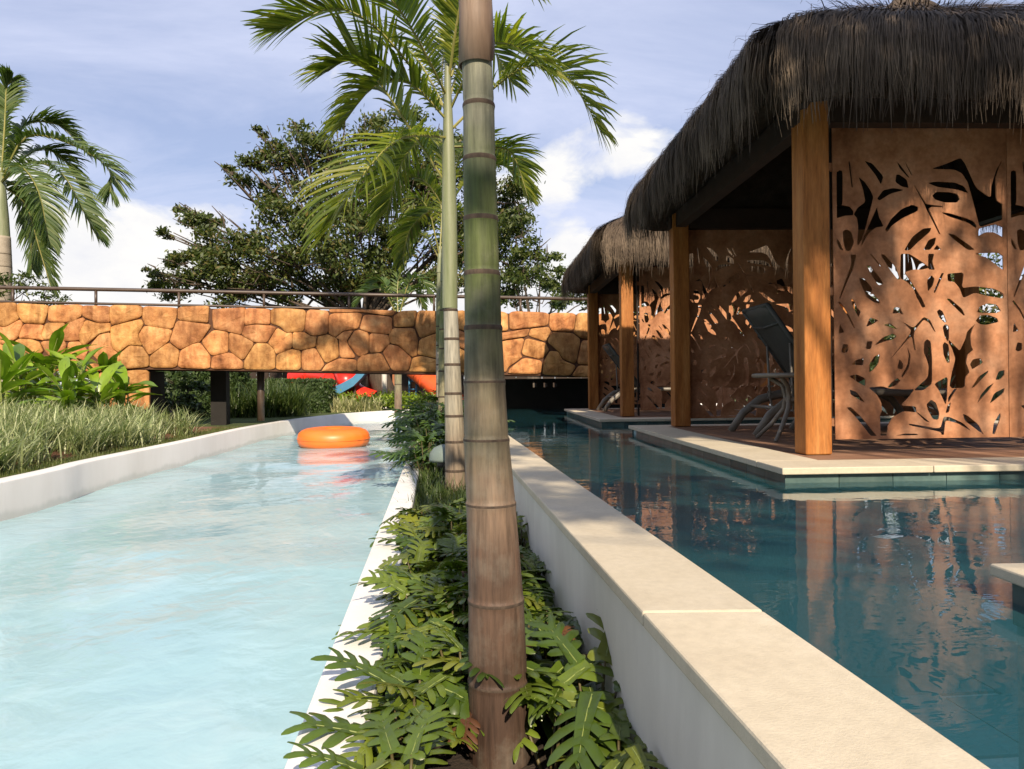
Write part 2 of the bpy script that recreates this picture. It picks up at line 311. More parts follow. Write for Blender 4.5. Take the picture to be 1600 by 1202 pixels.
def trunk_mat(name, stops, z0, z1):
    m, nt, N, L, P = node_mat(name); tc = N.new('ShaderNodeTexCoord'); v = tc.outputs['Object']
    sp = N.new('ShaderNodeSeparateXYZ'); L.new(v, sp.inputs[0])
    mr = N.new('ShaderNodeMapRange'); mr.inputs[1].default_value = z0; mr.inputs[2].default_value = z1; L.new(sp.outputs[2], mr.inputs[0])
    ad = N.new('ShaderNodeMath'); ad.operation = 'MULTIPLY_ADD'; L.new(ntex(N, L, v, 3, 3), ad.inputs[0]); ad.inputs[1].default_value = 0.6; L.new(mr.outputs[0], ad.inputs[2])
    su = N.new('ShaderNodeMath'); su.operation = 'SUBTRACT'; L.new(ad.outputs[0], su.inputs[0]); su.inputs[1].default_value = 0.30
    c = ramp(N, L, su.outputs[0], stops)
    fib = ntex(N, L, v, 11, 6, 0.62, (6, 6, 0.5))
    c = mixc(N, L, 0.75, c, ramp(N, L, fib, [(0.28, (0.25, 0.24, 0.22)), (0.5, (0.85, 0.85, 0.85)), (0.75, (1.45, 1.4, 1.35))]), 'MULTIPLY')
    bl = ramp(N, L, ntex(N, L, v, 7, 7, 0.65), [(0.5, (0, 0, 0)), (0.68, (1, 1, 1))])
    bw = N.new('ShaderNodeRGBToBW'); L.new(bl, bw.inputs[0]); sc = N.new('ShaderNodeMath'); sc.operation = 'MULTIPLY'; L.new(bw.outputs[0], sc.inputs[0]); sc.inputs[1].default_value = 0.30
    c = mixc(N, L, sc.outputs[0], c, (0.22, 0.21, 0.17))
    L.new(c, P.inputs['Base Color']); P.inputs['Roughness'].default_value = 0.62; P.inputs['Specular IOR Level'].default_value = 0.35
    bump(N, L, fib, 0.55, 0.006, P); return m

def scum_wall():
    m, nt, N, L, P = node_mat('channel_wall_paint'); tc = N.new('ShaderNodeTexCoord'); v = tc.outputs['Object']
    c = ramp(N, L, ntex(N, L, v, 1.4, 6, 0.6, (1, 1, .35)), [(0.3, (0.66, 0.65, 0.62)), (0.7, (0.80, 0.79, 0.77))])
    sp = N.new('ShaderNodeSeparateXYZ'); L.new(v, sp.inputs[0])
    a = N.new('ShaderNodeMath'); a.operation = 'MULTIPLY_ADD'; L.new(ntex(N, L, v, 2.5, 6, .65, (1, 1, .25)), a.inputs[0]); a.inputs[1].default_value = -.16; L.new(sp.outputs[2], a.inputs[2])
    mr = N.new('ShaderNodeMapRange'); mr.interpolation_type = 'SMOOTHSTEP'; mr.inputs[1].default_value = .54; mr.inputs[2].default_value = .60; mr.inputs[3].default_value = .5; mr.inputs[4].default_value = 0; L.new(a.outputs[0], mr.inputs[0])
    c = mixc(N, L, mr.outputs[0], c, (0.42, 0.45, 0.42))
    L.new(c, P.inputs['Base Color']); P.inputs['Roughness'].default_value = .5; bump(N, L, ntex(N, L, v, 30, 5), .1, .004, P); return m
M['wallpaint'] = scum_wall()
def pool_water():
    m, nt, N, L, P = node_mat('pool_water'); out = N['Material Output']; N.remove(P)
    tc = N.new('ShaderNodeTexCoord')
    b = N.new('ShaderNodeBump'); b.inputs['Strength'].default_value = 0.14; b.inputs['Distance'].default_value = 0.02
    n1 = ntex(N, L, tc.outputs['Object'], 2.9, 4, 0.55, (0.8, 1.3, 1), 0.7)
    L.new(n1, b.inputs['Height'])
    fr = N.new('ShaderNodeFresnel'); fr.inputs[0].default_value = 1.33; L.new(b.outputs[0], fr.inputs[1])
    t = N.new('ShaderNodeBsdfTransparent'); t.inputs[0].default_value = (0.74, 0.92, 0.94, 1)
    g = N.new('ShaderNodeBsdfGlossy'); g.inputs['Roughness'].default_value = 0.0; g.inputs[0].default_value = (1, 1, 1, 1); L.new(b.outputs[0], g.inputs['Normal'])
    d = N.new('ShaderNodeBsdfDiffuse'); d.inputs[0].default_value = (0.07, 0.26, 0.29, 1)
    mb_ = N.new('ShaderNodeMixShader'); mb_.inputs[0].default_value = 0.20; L.new(t.outputs[0], mb_.inputs[1]); L.new(d.outputs[0], mb_.inputs[2])
    ms = N.new('ShaderNodeMixShader'); L.new(fr.outputs[0], ms.inputs[0]); L.new(mb_.outputs[0], ms.inputs[1]); L.new(g.outputs[0], ms.inputs[2]); L.new(ms.outputs[0], out.inputs[0])
    return m
def channel_water():
    m, nt, N, L, P = node_mat('channel_water'); out = N['Material Output']; N.remove(P)
    tc = N.new('ShaderNodeTexCoord'); v = tc.outputs['Object']
    n1 = ntex(N, L, v, 6.0, 4, 0.5, (1, 0.8, 1), 0.4); n2 = ntex(N, L, v, 1.5, 3, 0.5, (1, 0.8, 1), 0.5)
    ad = N.new('ShaderNodeMath'); ad.operation = 'MULTIPLY_ADD'; L.new(n2, ad.inputs[0]); ad.inputs[1].default_value = 1.6; L.new(n1, ad.inputs[2])
    b = N.new('ShaderNodeBump'); b.inputs['Strength'].default_value = 0.22; b.inputs['Distance'].default_value = 0.035; L.new(ad.outputs[0], b.inputs['Height'])
    fr = N.new('ShaderNodeFresnel'); fr.inputs[0].default_value = 1.25; L.new(b.outputs[0], fr.inputs[1])
    # suspended air and foam make the moving water milky
    foam = ntex(N, L, v, 1.5, 9, 0.62, (1, 0.8, 1), 1.0)
    fb = ntex(N, L, v, 0.35, 3, 0.5, None, 0.5)
    mu = N.new('ShaderNodeMath'); mu.operation = 'MULTIPLY_ADD'; L.new(fb, mu.inputs[0]); mu.inputs[1].default_value = 0.55; L.new(foam, mu.inputs[2])
    c = ramp(N, L, mu.outputs[0], [(0.40, (0.40, 0.66, 0.73)), (0.80, (0.47, 0.71, 0.77)), (0.95, (0.53, 0.75, 0.80)), (1.0, (0.70, 0.84, 0.87))])
    d = N.new('ShaderNodeBsdfDiffuse'); L.new(c, d.inputs[0]); L.new(b.outputs[0], d.inputs['Normal'])
    t = N.new('ShaderNodeBsdfTransparent'); t.inputs[0].default_value = (0.72, 0.92, 0.95, 1)
    m1 = N.new('ShaderNodeMixShader'); m1.inputs[0].default_value = 0.72; L.new(t.outputs[0], m1.inputs[1]); L.new(d.outputs[0], m1.inputs[2])
    g = N.new('ShaderNodeBsdfGlossy'); g.inputs['Roughness'].default_value = 0.04; L.new(b.outputs[0], g.inputs['Normal'])
    ms = N.new('ShaderNodeMixShader'); L.new(fr.outputs[0], ms.inputs[0]); L.new(m1.outputs[0], ms.inputs[1]); L.new(g.outputs[0], ms.inputs[2]); L.new(ms.outputs[0], out.inputs[0])
    return m
M['poolwater'] = pool_water(); M['chwater'] = channel_water()

# ------------------------------------------------------------------ the setting: channel, planter, pool, ground
Z_DECK, Z_POOL, Z_CURB, Z_CH, Z_LW, Z_SOIL, Z_GND = 1.15, 1.066, 0.80, 0.60, 0.90, 0.66, 0.86
LW = [(-3.05, -9.0), (-3.35, -2.0)] + [tuple(atz(u, v, Z_LW)[:2]) for (u, v) in ((0, 754), (150, 719), (290, 690), (400, 666), (490, 652), (580, 643.5), (690, 638.5))]
LW += [(0.2, 23.4), (3.0, 24.2), (6.5, 24.4), (10.0, 24.2)]
def spline(P, n=6):
    out = []
    for i in range(len(P) - 1):
        p0, p1, p2, p3 = [Vector(P[max(0, min(len(P) - 1, k))]) for k in (i - 1, i, i + 1, i + 2)]
        for k in range(n):
            t = k / n
            out.append(0.5 * ((2*p1) + (p2-p0)*t + (2*p0-5*p1+4*p2-p3)*t*t + (3*p1-p0-3*p2+p3)*t**3))
    out.append(Vector(P[-1])); return out
LC = spline(LW)                                     # inner top edge of the far channel wall
def offset(C, d):
    o = []
    for i, p in enumerate(C):
        t = (C[min(i+1, len(C)-1)] - C[max(i-1, 0)]).normalized(); o.append(p + Vector((-t.y, t.x)) * d)
    return o
LO = offset(LC, 0.17)
# ground ring out to the horizon, open over the water
hole = [Vector((p.x, p.y, Z_GND)) for p in LO] + [Vector((10.0, 17.0, Z_GND)), Vector((7.6, 16.6, Z_GND)), Vector((7.6, -9.0, Z_GND))]
outer = [Vector((2600*math.cos(a), 2600*math.sin(a), Z_GND)) for a in [i*2*math.pi/48 for i in range(48)]]
tris = geometry.tessellate_polygon([outer, hole]); allv = outer + hole
tag(MB().add(allv, [tuple(t) for t in tris]).obj('ground', M['lawn']), kind='structure')
# far channel wall
n = len(LC); mb = MB()
ring = []
for i in range(n):
    a, b = LC[i], LO[i]
    for p, z in ((a, -0.30), (a, Z_LW - 0.012), (a + (b - a) * 0.07, Z_LW), (b - (b - a) * 0.07, Z_LW), (b, Z_LW - 0.012), (b, 0.2)): mb.v.append((p.x, p.y, z))
for i in range(n - 1):
    for k in range(5): mb.f.append((i*6+k, (i+1)*6+k, (i+1)*6+k+1, i*6+k+1)); mb.m.append(0)
tag(mb.obj('channel_wall', M['wallpaint'], smooth=True), 'smooth white wall curving along the far bank of the water channel', 'wall')
# channel floor and water
fl = [(ax(-9) - 0.33, -9.0)] + [(ax(Y) - 0.33, Y) for Y in (0, 5, 10, 15, 18)] + [(-0.6, 19.5), (1.5, 20.2), (5, 20.4), (10, 20.2)]
poly = [Vector((p.x, p.y, 0)) for p in LC] + [Vector((x, y, 0)) for x, y in fl[::-1]]
tr = geometry.tessellate_polygon([poly])
tag(MB().add([(p.x, p.y, -0.25) for p in poly], tr).obj('channel_floor', M['white']), kind='structure')
# dense water sheet with real low waves
def grid_water(name, inside, x0, x1, y0, y1, step, z, amp, mat):
    V = []; F = []; idx = {}
    nx, ny = int((x1-x0)/step), int((y1-y0)/step)
    for j in range(ny + 1):
        for i in range(nx + 1):
            x, y = x0 + i*step, y0 + j*step
            h = amp*(math.sin(1.9*x+2.7*y+math.sin(1.3*y)*1.4) * 0.5 + math.sin(4.1*x-1.7*y+1.3*math.sin(2.1*x+.7*y))*0.3 + math.sin(5.3*y+2.2*math.sin(1.7*x))*0.25)
            idx[(i, j)] = len(V); V.append((x, y, z + h))
    for j in range(ny):
        for i in range(nx):
            F.append((idx[(i,j)], idx[(i+1,j)], idx[(i+1,j+1)], idx[(i,j+1)]))
    F = [f for f in F if any(inside(V[k][0], V[k][1]) for k in f)]
    used = sorted({k for f in F for k in f}); rm = {k: i for i, k in enumerate(used)}
    return tag(link(name, npmesh(name, [V[k] for k in used], [[rm[k] for k in f] for f in F], mat, True)), kind='structure')
def pip(x, y, P):
    c = False; j = len(P) - 1
    for i in range(len(P)):
        if (P[i].y > y) != (P[j].y > y) and x < (P[j].x - P[i].x) * (y - P[i].y) / (P[j].y - P[i].y) + P[i].x: c = not c
        j = i
    return c
grid_water('channel_water', lambda x, y: pip(x, y, poly), -6.2, 10.0, -9.0, 24.6, 0.14, Z_CH, 0.012, M['chwater'])

# planter between the channel and the pool
def strip(mb, xa, xb, z0, z1, y0, y1, seg=8, mi=0):
    ys = [y0 + (y1-y0)*i/seg for i in range(seg+1)]
    for a, b in zip(ys[:-1], ys[1:]):
        pass
    vs = []; 
    for y in ys: vs += [(ax(y)+xa, y, z0), (ax(y)+xb, y, z0), (ax(y)+xb, y, z1), (ax(y)+xa, y, z1)]
    fs = [(0, 1, 2, 3), tuple(len(vs)-4+k for k in (3, 2, 1, 0))]
    for i in range(seg):
        o = i*4
        for k in range(4): fs.append((o+k, o+4+k, o+4+(k+1)%4, o+(k+1)%4))
    mb.add(vs, fs, mi); return mb
PL0, PL1 = -9.0, 15.2
o = strip(MB(), -0.332, -0.168, -0.3, Z_CURB, PL0, PL1, 1).obj('channel_curb', M['white'], bevel=0.012)
tag(o, 'narrow white curb between the pale blue channel and the planter', 'curb')
tag(strip(MB(), -0.168, 0.425, 0.2, Z_SOIL, PL0, PL1, 1).obj('planter_soil', M['mulch']), kind='structure')
pw = thing('pool_wall', 'long white wall with cream stone coping between planter and dark pool', 'wall')
strip(MB(), 0.425, 0.615, 0.0, Z_DECK - 0.032, PL0, PL1, 1).obj('wall_body', M['plaster'], pw)
y = -8.98; k = 0
while y < PL1:
    L_ = 1.49
    strip(MB(), 0.402, 0.640, Z_DECK - 0.032, Z_DECK + random.uniform(-.0008, .0008), y + 0.0015, min(y + L_ - 0.0015, PL1), 1).obj('coping_slab', M['stone'], pw, bevel=0.005)
    y += L_
# pool
PX1 = 7.6
pf = tag(strip(MB(), 0.615, 9.2, -0.2, 0.016, PL0, 16.2, 1).obj('pool_floor', M['grout']), kind='structure')
TW, TL = 0.62, 0.62
tm = MB().box((0, 0, 0), (TW - 0.012, TL - 0.012, 0.016)).mesh('pool_tile', M['tile'])
cnt = 0; yaw = math.atan(0.103)
for j in range(0, 26):
    for i in range(0, 11):
        y0 = 0.55 + j * TL; x0 = 0.64 + i * TW + (0.31 if j % 2 else 0)
        X = ax(y0) + x0
        if X / max(y0, .1) > 0.78 or cnt >= 295: continue
        o = link('tile', tm, pf, (X, y0, 0.014 + random.uniform(0, .003)), (0, 0, yaw)); cnt += 1
pp = [Vector((ax(PL0)+.61, PL0)), Vector((ax(16.2)+.61, 16.2)), Vector((PX1, 16.2)), Vector((PX1, PL0))]
tag(MB().add([(p.x, p.y, Z_POOL) for p in pp], [(3, 2, 1, 0)]).obj('pool_water', M['poolwater']), kind='structure')
tag(MB().box((ax(-3.3)+.66, PL0, 0.2), (PX1-.03, -3.3, Z_DECK+.004)).obj('pavement', M['stone']), kind='structure')
# pool's right edge
o = MB().box((PX1 - 0.02, PL0, -0.2), (PX1 + 0.34, 16.2, Z_DECK)).obj('pool_edge_wall', M['stone'], bevel=0.01)
tag(o, 'pale stone pool edge beyond the thatched gazebos', 'wall')

# ------------------------------------------------------------------ stone bridge
BL, BR = at(0, 480, 13.0), at(920, 490, 15.0)
BL.z = BR.z = 0; bdir = (BR - BL).normalized(); bnrm = Vector((bdir.y, -bdir.x, 0))     # towards the camera
def bp(u, v, out=0.0): return onplane(u, v, BL, bnrm) + bnrm * out
byaw = math.atan2(bdir.y, bdir.x)
bridge = thing('stone_bridge', 'orange rock-faced footbridge with brown railing crossing the channel', 'bridge', BL, byaw)
BI = (Matrix.Translation(BL) @ Matrix.Rotation(byaw, 4, 'Z')).inverted()
def bl(u, v, out=0.0): return BI @ bp(u, v, out)
def tA(P): return [(x / 5.3333, 460 + y / 5.3333) for x, y in P]
def tB(P): return [(300 + x / 5.0, 460 + y / 5.0) for x, y in P]
def tC(P): return [(560 + x / 4.4444, 480 + y / 4.4444) for x, y in P]
A = [[(-40,75),(135,72),(140,150),(165,205),(50,272),(-40,250)], [(150,75),(405,92),(400,150),(370,250),(200,240),(145,155)],
 [(410,95),(690,88),(685,180),(620,225),(550,236),(405,228)], [(690,95),(915,100),(912,160),(920,232),(830,242),(690,185)],
 [(920,92),(1185,95),(1185,190),(935,262),(915,190)], [(1195,100),(1475,115),(1475,180),(1440,290),(1220,262),(1190,200)],
 [(1485,108),(1720,100),(1745,108),(1738,170),(1738,236),(1600,228),(1484,212)],
 [(-40,262),(50,278),(170,212),(195,250),(155,365),(30,420),(-40,400)], [(202,248),(372,258),(348,345),(372,385),(280,372),(158,366)],
 [(385,240),(550,240),(515,350),(530,370),(370,380),(350,345)], [(555,240),(690,195),(712,215),(660,330),(665,385),(540,390),(518,350)],
 [(715,215),(830,246),(920,240),(925,310),(830,330),(700,440),(668,390),(662,330)],
 [(930,268),(1175,208),(1200,250),(1150,340),(1190,430),(1080,420),(990,485),(940,450),(925,330)],
 [(1205,262),(1440,297),(1410,395),(1245,510),(1195,430),(1155,345)],
 [(1475,220),(1600,235),(1768,256),(1672,398),(1600,415),(1502,462),(1414,395)],
 [(1010,490),(1085,428),(1190,440),(1240,515),(1245,605),(1015,622),(1000,540)], [(1252,515),(1405,402),(1498,472),(1475,612),(1250,610)],
 [(1506,470),(1600,420),(1670,404),(1758,520),(1750,622),(1482,612)],
 [(-40,408),(30,425),(50,460),(30,520),(-40,520)], [(60,460),(160,372),(270,378),(330,400),(370,480),(200,560),(60,560)],
 [(340,395),(530,378),(560,420),(520,560),(400,500)], [(570,400),(665,395),(735,470),(700,555),(570,590)],
 [(740,445),(830,337),(920,320),(935,450),(985,490),(830,560),(750,480)], [(700,600),(820,562),(940,470),(995,500),(1010,620),(850,640),(700,640)],
 [(-40,525),(60,565),(180,570),(180,640),(-40,640)], [(190,570),(400,508),(520,570),(540,640),(190,640)], [(540,600),(690,562),(690,640),(550,640)],
 [(-330,72),(-50,75),(-50,250),(-330,240)], [(-330,250),(-50,262),(-50,430),(-330,440)], [(-330,450),(-50,440),(-50,640),(-330,640)],
 [(-640,72),(-340,72),(-340,300),(-640,290)], [(-640,300),(-340,310),(-340,640),(-640,640)]]
B = [[(165,118),(420,105),(408,150),(410,250),(385,315),(285,292),(170,270),(162,180)], [(415,110),(612,118),(612,238),(500,230),(412,242)],
 [(620,115),(740,112),(890,125),(875,290),(735,297),(690,250),(618,228)], [(900,122),(1068,130),(1062,305),(940,325),(880,285)],
 [(1072,152),(1330,145),(1300,270),(1180,285),(1120,335),(1068,305)], [(1345,158),(1562,178),(1560,290),(1535,312),(1390,298),(1310,272)],
 [(1075,118),(1300,122),(1600,128),(1560,168),(1320,138),(1080,145)],
 [(170,280),(285,298),(285,430),(280,452),(155,482),(72,370)], [(292,300),(385,322),(490,380),(400,520),(292,440)],
 [(412,250),(500,238),(612,245),(660,262),(585,378),(490,375),(390,318)], [(665,264),(735,304),(780,302),(780,420),(660,468),(640,420),(594,382)],
 [(788,300),(875,297),(930,330),(972,332),(965,410),(855,435),(788,420)], [(985,332),(1060,314),(1135,347),(1148,490),(1045,540),(970,415)],
 [(1125,342),(1185,292),(1262,284),(1205,370),(1282,495),(1155,495),(1150,350)], [(1270,288),(1310,280),(1380,302),(1380,455),(1300,488),(1215,375)],
 [(1388,304),(1535,320),(1545,385),(1480,450),(1388,455)], [(160,488),(280,458),(320,465),(398,528),(398,583),(148,583)],
 [(408,525),(495,385),(588,386),(640,430),(652,475),(650,588),(405,585)], [(662,475),(770,430),(848,442),(852,590),(660,590)],
 [(858,440),(965,420),(1035,545),(1000,595),(860,592)], [(1015,595),(1050,547),(1150,502),(1284,514),(1285,600),(1020,598)],
 [(1292,515),(1330,477),(1478,460),(1555,598),(1292,600)]]
C_ = [[(245,68),(290,30),(405,25),(395,70),(385,132),(250,138)], [(415,25),(545,30),(596,32),(596,165),(545,172),(430,215),(395,130)],
 [(242,150),(385,147),(412,225),(405,335),(370,345),(280,265),(222,250),(215,190)], [(170,315),(215,260),(280,274),(368,352),(345,440),(235,440)],
 [(425,226),(545,182),(596,176),(600,350),(545,355),(440,333),(412,328)], [(355,442),(378,354),(440,342),(545,366),(600,362),(602,450),(360,446)],
 [(604,34),(745,24),(748,170),(690,148),(604,150)], [(604,160),(690,160),(748,182),(750,300),(690,270),(606,240)], [(608,250),(690,282),(750,312),(752,452),(608,450)],
 [(755,28),(1036,35),(1038,160),(1010,165),(756,188)], [(1048,30),(1320,40),(1315,128),(1180,143),(1050,158)], [(1330,42),(1510,45),(1490,170),(1340,165),(1325,130)],
 [(1520,42),(1640,45),(1640,220),(1545,215),(1497,175)], [(758,198),(1010,178),(1188,150),(1170,205),(1010,226),(760,300)], [(1197,152),(1320,140),(1333,172),(1300,238),(1182,200)],
 [(1345,174),(1485,182),(1540,227),(1507,393),(1420,358),(1390,308),(1312,240)], [(1162,217),(1298,250),(1323,300),(1268,363),(1132,328)],
 [(762,310),(1010,237),(1152,217),(1125,325),(1138,350),(1040,415),(1025,452),(762,450)], [(1052,427),(1147,354),(1273,374),(1265,465),(1040,460)],
 [(1287,380),(1330,307),(1385,312),(1420,372),(1508,407),(1470,475),(1278,468)], [(1517,393),(1552,232),(1640,240),(1640,400)], [(1482,477),(1530,407),(1640,412),(1640,490)],
 [(1650,48),(1850,52),(1850,200),(1650,212)], [(1650,224),(1850,212),(1850,360),(1650,350)], [(1650,362),(1850,372),(1850,495),(1650,490)],
 [(1860,52),(2050,56),(2050,260),(1860,250)], [(1860,262),(2050,272),(2050,500),(1860,495)], [(2060,56),(2300,60),(2300,300),(2060,280)], [(2060,292),(2300,312),(2300,505),(2060,500)]]
def soften(P, grow=.7):
    cx = sum(p[0] for p in P)/len(P); cy = sum(p[1] for p in P)/len(P)
    rx = max(abs(p[0]-cx) for p in P); ry = max(abs(p[1]-cy) for p in P)
    P = [(cx+(x-cx)*(1+grow/rx), cy+(y-cy)*(1+grow/ry)) for x, y in P]; Q = []
    for i in range(len(P)):
        a, b, c = P[i-1], P[i], P[(i+1) % len(P)]
        for t, q in ((.16, a), (.05, a), (.05, c), (.16, c)):
            k = 0.94 if t < .1 else 1
            x, y = b[0]+(q[0]-b[0])*t, b[1]+(q[1]-b[1])*t
            if t < .1: x, y = x*.93+(a[0]+c[0])/2*.07, y*.93+(a[1]+c[1])/2*.07
            Q.append((x, y))
    return Q
def rock(P, name='rock', frontout=0.0, parent=None):
    P = soften(P)
    cx = sum(p[0] for p in P)/len(P); cy = sum(p[1] for p in P)/len(P)
    r = random.Random(int(cx*13 + cy*7)); mb = MB(); k = len(P); bulge = r.uniform(0.75, 1.25)
    lay = [(0.998, -0.05), (1.0, 0.008), (0.988, 0.024), (0.955, 0.034), (0.72, 0.041), (0.36, 0.044)]
    for li, (s_, d) in enumerate(lay):
        for q, (x, y) in enumerate(P):
            jit = r.uniform(-.007, .007) if 1 < li else 0
            w = bl(cx + (x-cx)*s_, cy + (y-cy)*s_, d*bulge + jit + frontout); mb.v.append(tuple(w))
    mb.v.append(tuple(bl(cx, cy, 0.044*bulge + frontout)))
    for li in range(len(lay)-1):
        for q in range(k): mb.f.append((li*k+q, li*k+(q+1)%k, (li+1)*k+(q+1)%k, (li+1)*k+q)); mb.m.append(0)
    o0 = (len(lay)-1)*k
    for q in range(k): mb.f.append((o0+q, o0+(q+1)%k, len(mb.v)-1)); mb.m.append(0)
    mb.f = [f[::-1] for f in mb.f]
    return mb.obj(name, M['rock'], parent or bridge, smooth=True)
for P in [tA(p) for p in A] + [tB(p) for p in B] + [tC(p) for p in C_]: rock(P)
# pier stones under the left end
for P in ([(1020,632),(1210,628),(1236,650),(1236,748),(1015,745)], [(1040,758),(1238,752),(1240,960),(1100,960)], [(820,650),(1008,636),(1004,745),(830,760)], [(830,770),(1030,760),(1085,960),(830,960)]): rock(tA(P), 'pier_rock', -0.05)
# body behind the stones: front slab, deck, back parapet
mb = MB()
us = [-130, 60, 250, 450, 690, 920, 1110]
def topv(u): return 474.5 + (u) * (490 - 475) / 920.0
def botv(u): return 577.0 + max(0, u - 230) * (588.5 - 577.5) / 690.0
F0 = [bl(u, topv(u) + 2.5) for u in us]; F1 = [bl(u, botv(u) + 0.2) for u in us]
for dep0, dep1 in ((0.0, 0.22), (1.40, 1.58)):
    for i in range(len(us)-1):
        a0, a1, b0, b1 = F0[i], F0[i+1], F1[i], F1[i+1]
        vs = [a0+Vector((0,dep0,0)), a1+Vector((0,dep0,0)), b1+Vector((0,dep0,0)), b0+Vector((0,dep0,0)), a0+Vector((0,dep1,0)), a1+Vector((0,dep1,0)), b1+Vector((0,dep1,0)), b0+Vector((0,dep1,0))]
        mb.add(vs, [(0,1,2,3),(7,6,5,4),(0,4,5,1),(3,2,6,7)])
mb.obj('parapet', M['joint'], bridge)
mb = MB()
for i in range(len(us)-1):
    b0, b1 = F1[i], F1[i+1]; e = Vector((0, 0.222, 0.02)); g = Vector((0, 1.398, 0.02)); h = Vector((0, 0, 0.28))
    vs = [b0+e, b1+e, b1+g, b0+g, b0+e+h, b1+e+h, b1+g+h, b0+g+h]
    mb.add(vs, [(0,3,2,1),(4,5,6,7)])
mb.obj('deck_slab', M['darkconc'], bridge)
# railing
def rtop(u): return 448.0 + u * (466.5 - 448.0) / 920.0
for nm, off, rad in (('top_rail', 0, 0.035), ('bottom_rail', 22.5, 0.024)):
    pts = [bl(u, rtop(u) + off, -0.12) for u in range(-130, 1121, 50)]
    if off: pts = [bl(u, min(rtop(u) + off, topv(u) - 0.5 - 0.0), -0.12) for u in range(-130, 620, 50)]
    MB().tube(pts, rad, 8).obj(nm, M['rail'], bridge, True)
for u in (-114, 15, 146, 277, 411, 545, 679, 815, 950, 1085):
    a, b = bl(u, rtop(u), -0.12), bl(u, topv(u) + 6, -0.12)
    MB().tube([a, b], 0.026, 6).obj('rail_post', M['rail'], bridge, True)
# piers and abutment
def bbox(u0, u1, out0, out1, ztop, zbot, name, mat):
    a, b = bl(u0, 585), bl(u1, 585)
    return MB().box((a.x, -out0, zbot), (b.x, -out1, ztop)).obj(name, mat, bridge)
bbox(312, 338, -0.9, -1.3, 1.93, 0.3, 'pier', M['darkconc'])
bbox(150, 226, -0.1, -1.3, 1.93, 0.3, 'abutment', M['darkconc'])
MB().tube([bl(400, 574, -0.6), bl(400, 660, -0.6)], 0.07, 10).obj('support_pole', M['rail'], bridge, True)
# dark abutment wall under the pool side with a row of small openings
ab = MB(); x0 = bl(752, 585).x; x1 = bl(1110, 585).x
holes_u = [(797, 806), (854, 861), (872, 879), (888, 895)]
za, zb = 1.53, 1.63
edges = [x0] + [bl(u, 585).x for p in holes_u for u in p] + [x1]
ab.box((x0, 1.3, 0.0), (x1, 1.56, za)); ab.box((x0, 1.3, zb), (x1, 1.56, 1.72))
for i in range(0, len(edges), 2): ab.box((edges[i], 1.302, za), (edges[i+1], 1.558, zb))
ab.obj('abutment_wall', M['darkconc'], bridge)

# ------------------------------------------------------------------ thatched gazebos
H = 1.525; GROT = 0.04
def prof_at(PR, l):
    d0 = 0.0
    for (a, b) in zip(PR[:-1], PR[1:]):
        s_ = math.hypot(b[0]-a[0], b[1]-a[1])
        if l <= d0 + s_:
            t = (l - d0)/s_; return a[0]+(b[0]-a[0])*t, a[1]+(b[1]-a[1])*t, ((b[1]-a[1])/s_, -(b[0]-a[0])/s_)
        d0 += s_
    a, b = PR[-2], PR[-1]; return b[0], b[1] - (l - d0), (-1.0, 0.0)
PROF = [(0.02, 3.60), (0.15, 3.50), (0.9, 3.06), (1.40, 2.76), (1.63, 2.60), (1.77, 2.46), (1.845, 2.30), (1.86, 2.18), (1.85, 2.11)]
PLEN = sum(math.hypot(b[0]-a[0], b[1]-a[1]) for a, b in zip(PROF[:-1], PROF[1:]))
def corner(s_):     # rounded-square lateral mapping: returns (outward, lateral) for s in -1..1 at unit size
    a = abs(s_)
    if a < 0.86: return 1.0, s_
    q = (a - 0.86)/0.14 * math.pi/4; r_ = 0.16
    return 1 - r_ + r_*math.cos(q), math.copysign(0.84 + 0.02 + (r_ - 0.02)*math.sin(q), s_)
def face_pt(k, s_, d, z):
    o_, l_ = corner(s_); c, q = math.cos(k*math.pi/2), math.sin(k*math.pi/2)
    x, y = o_*d, l_*d
    return Vector((c*x - q*y, q*x + c*y, z))
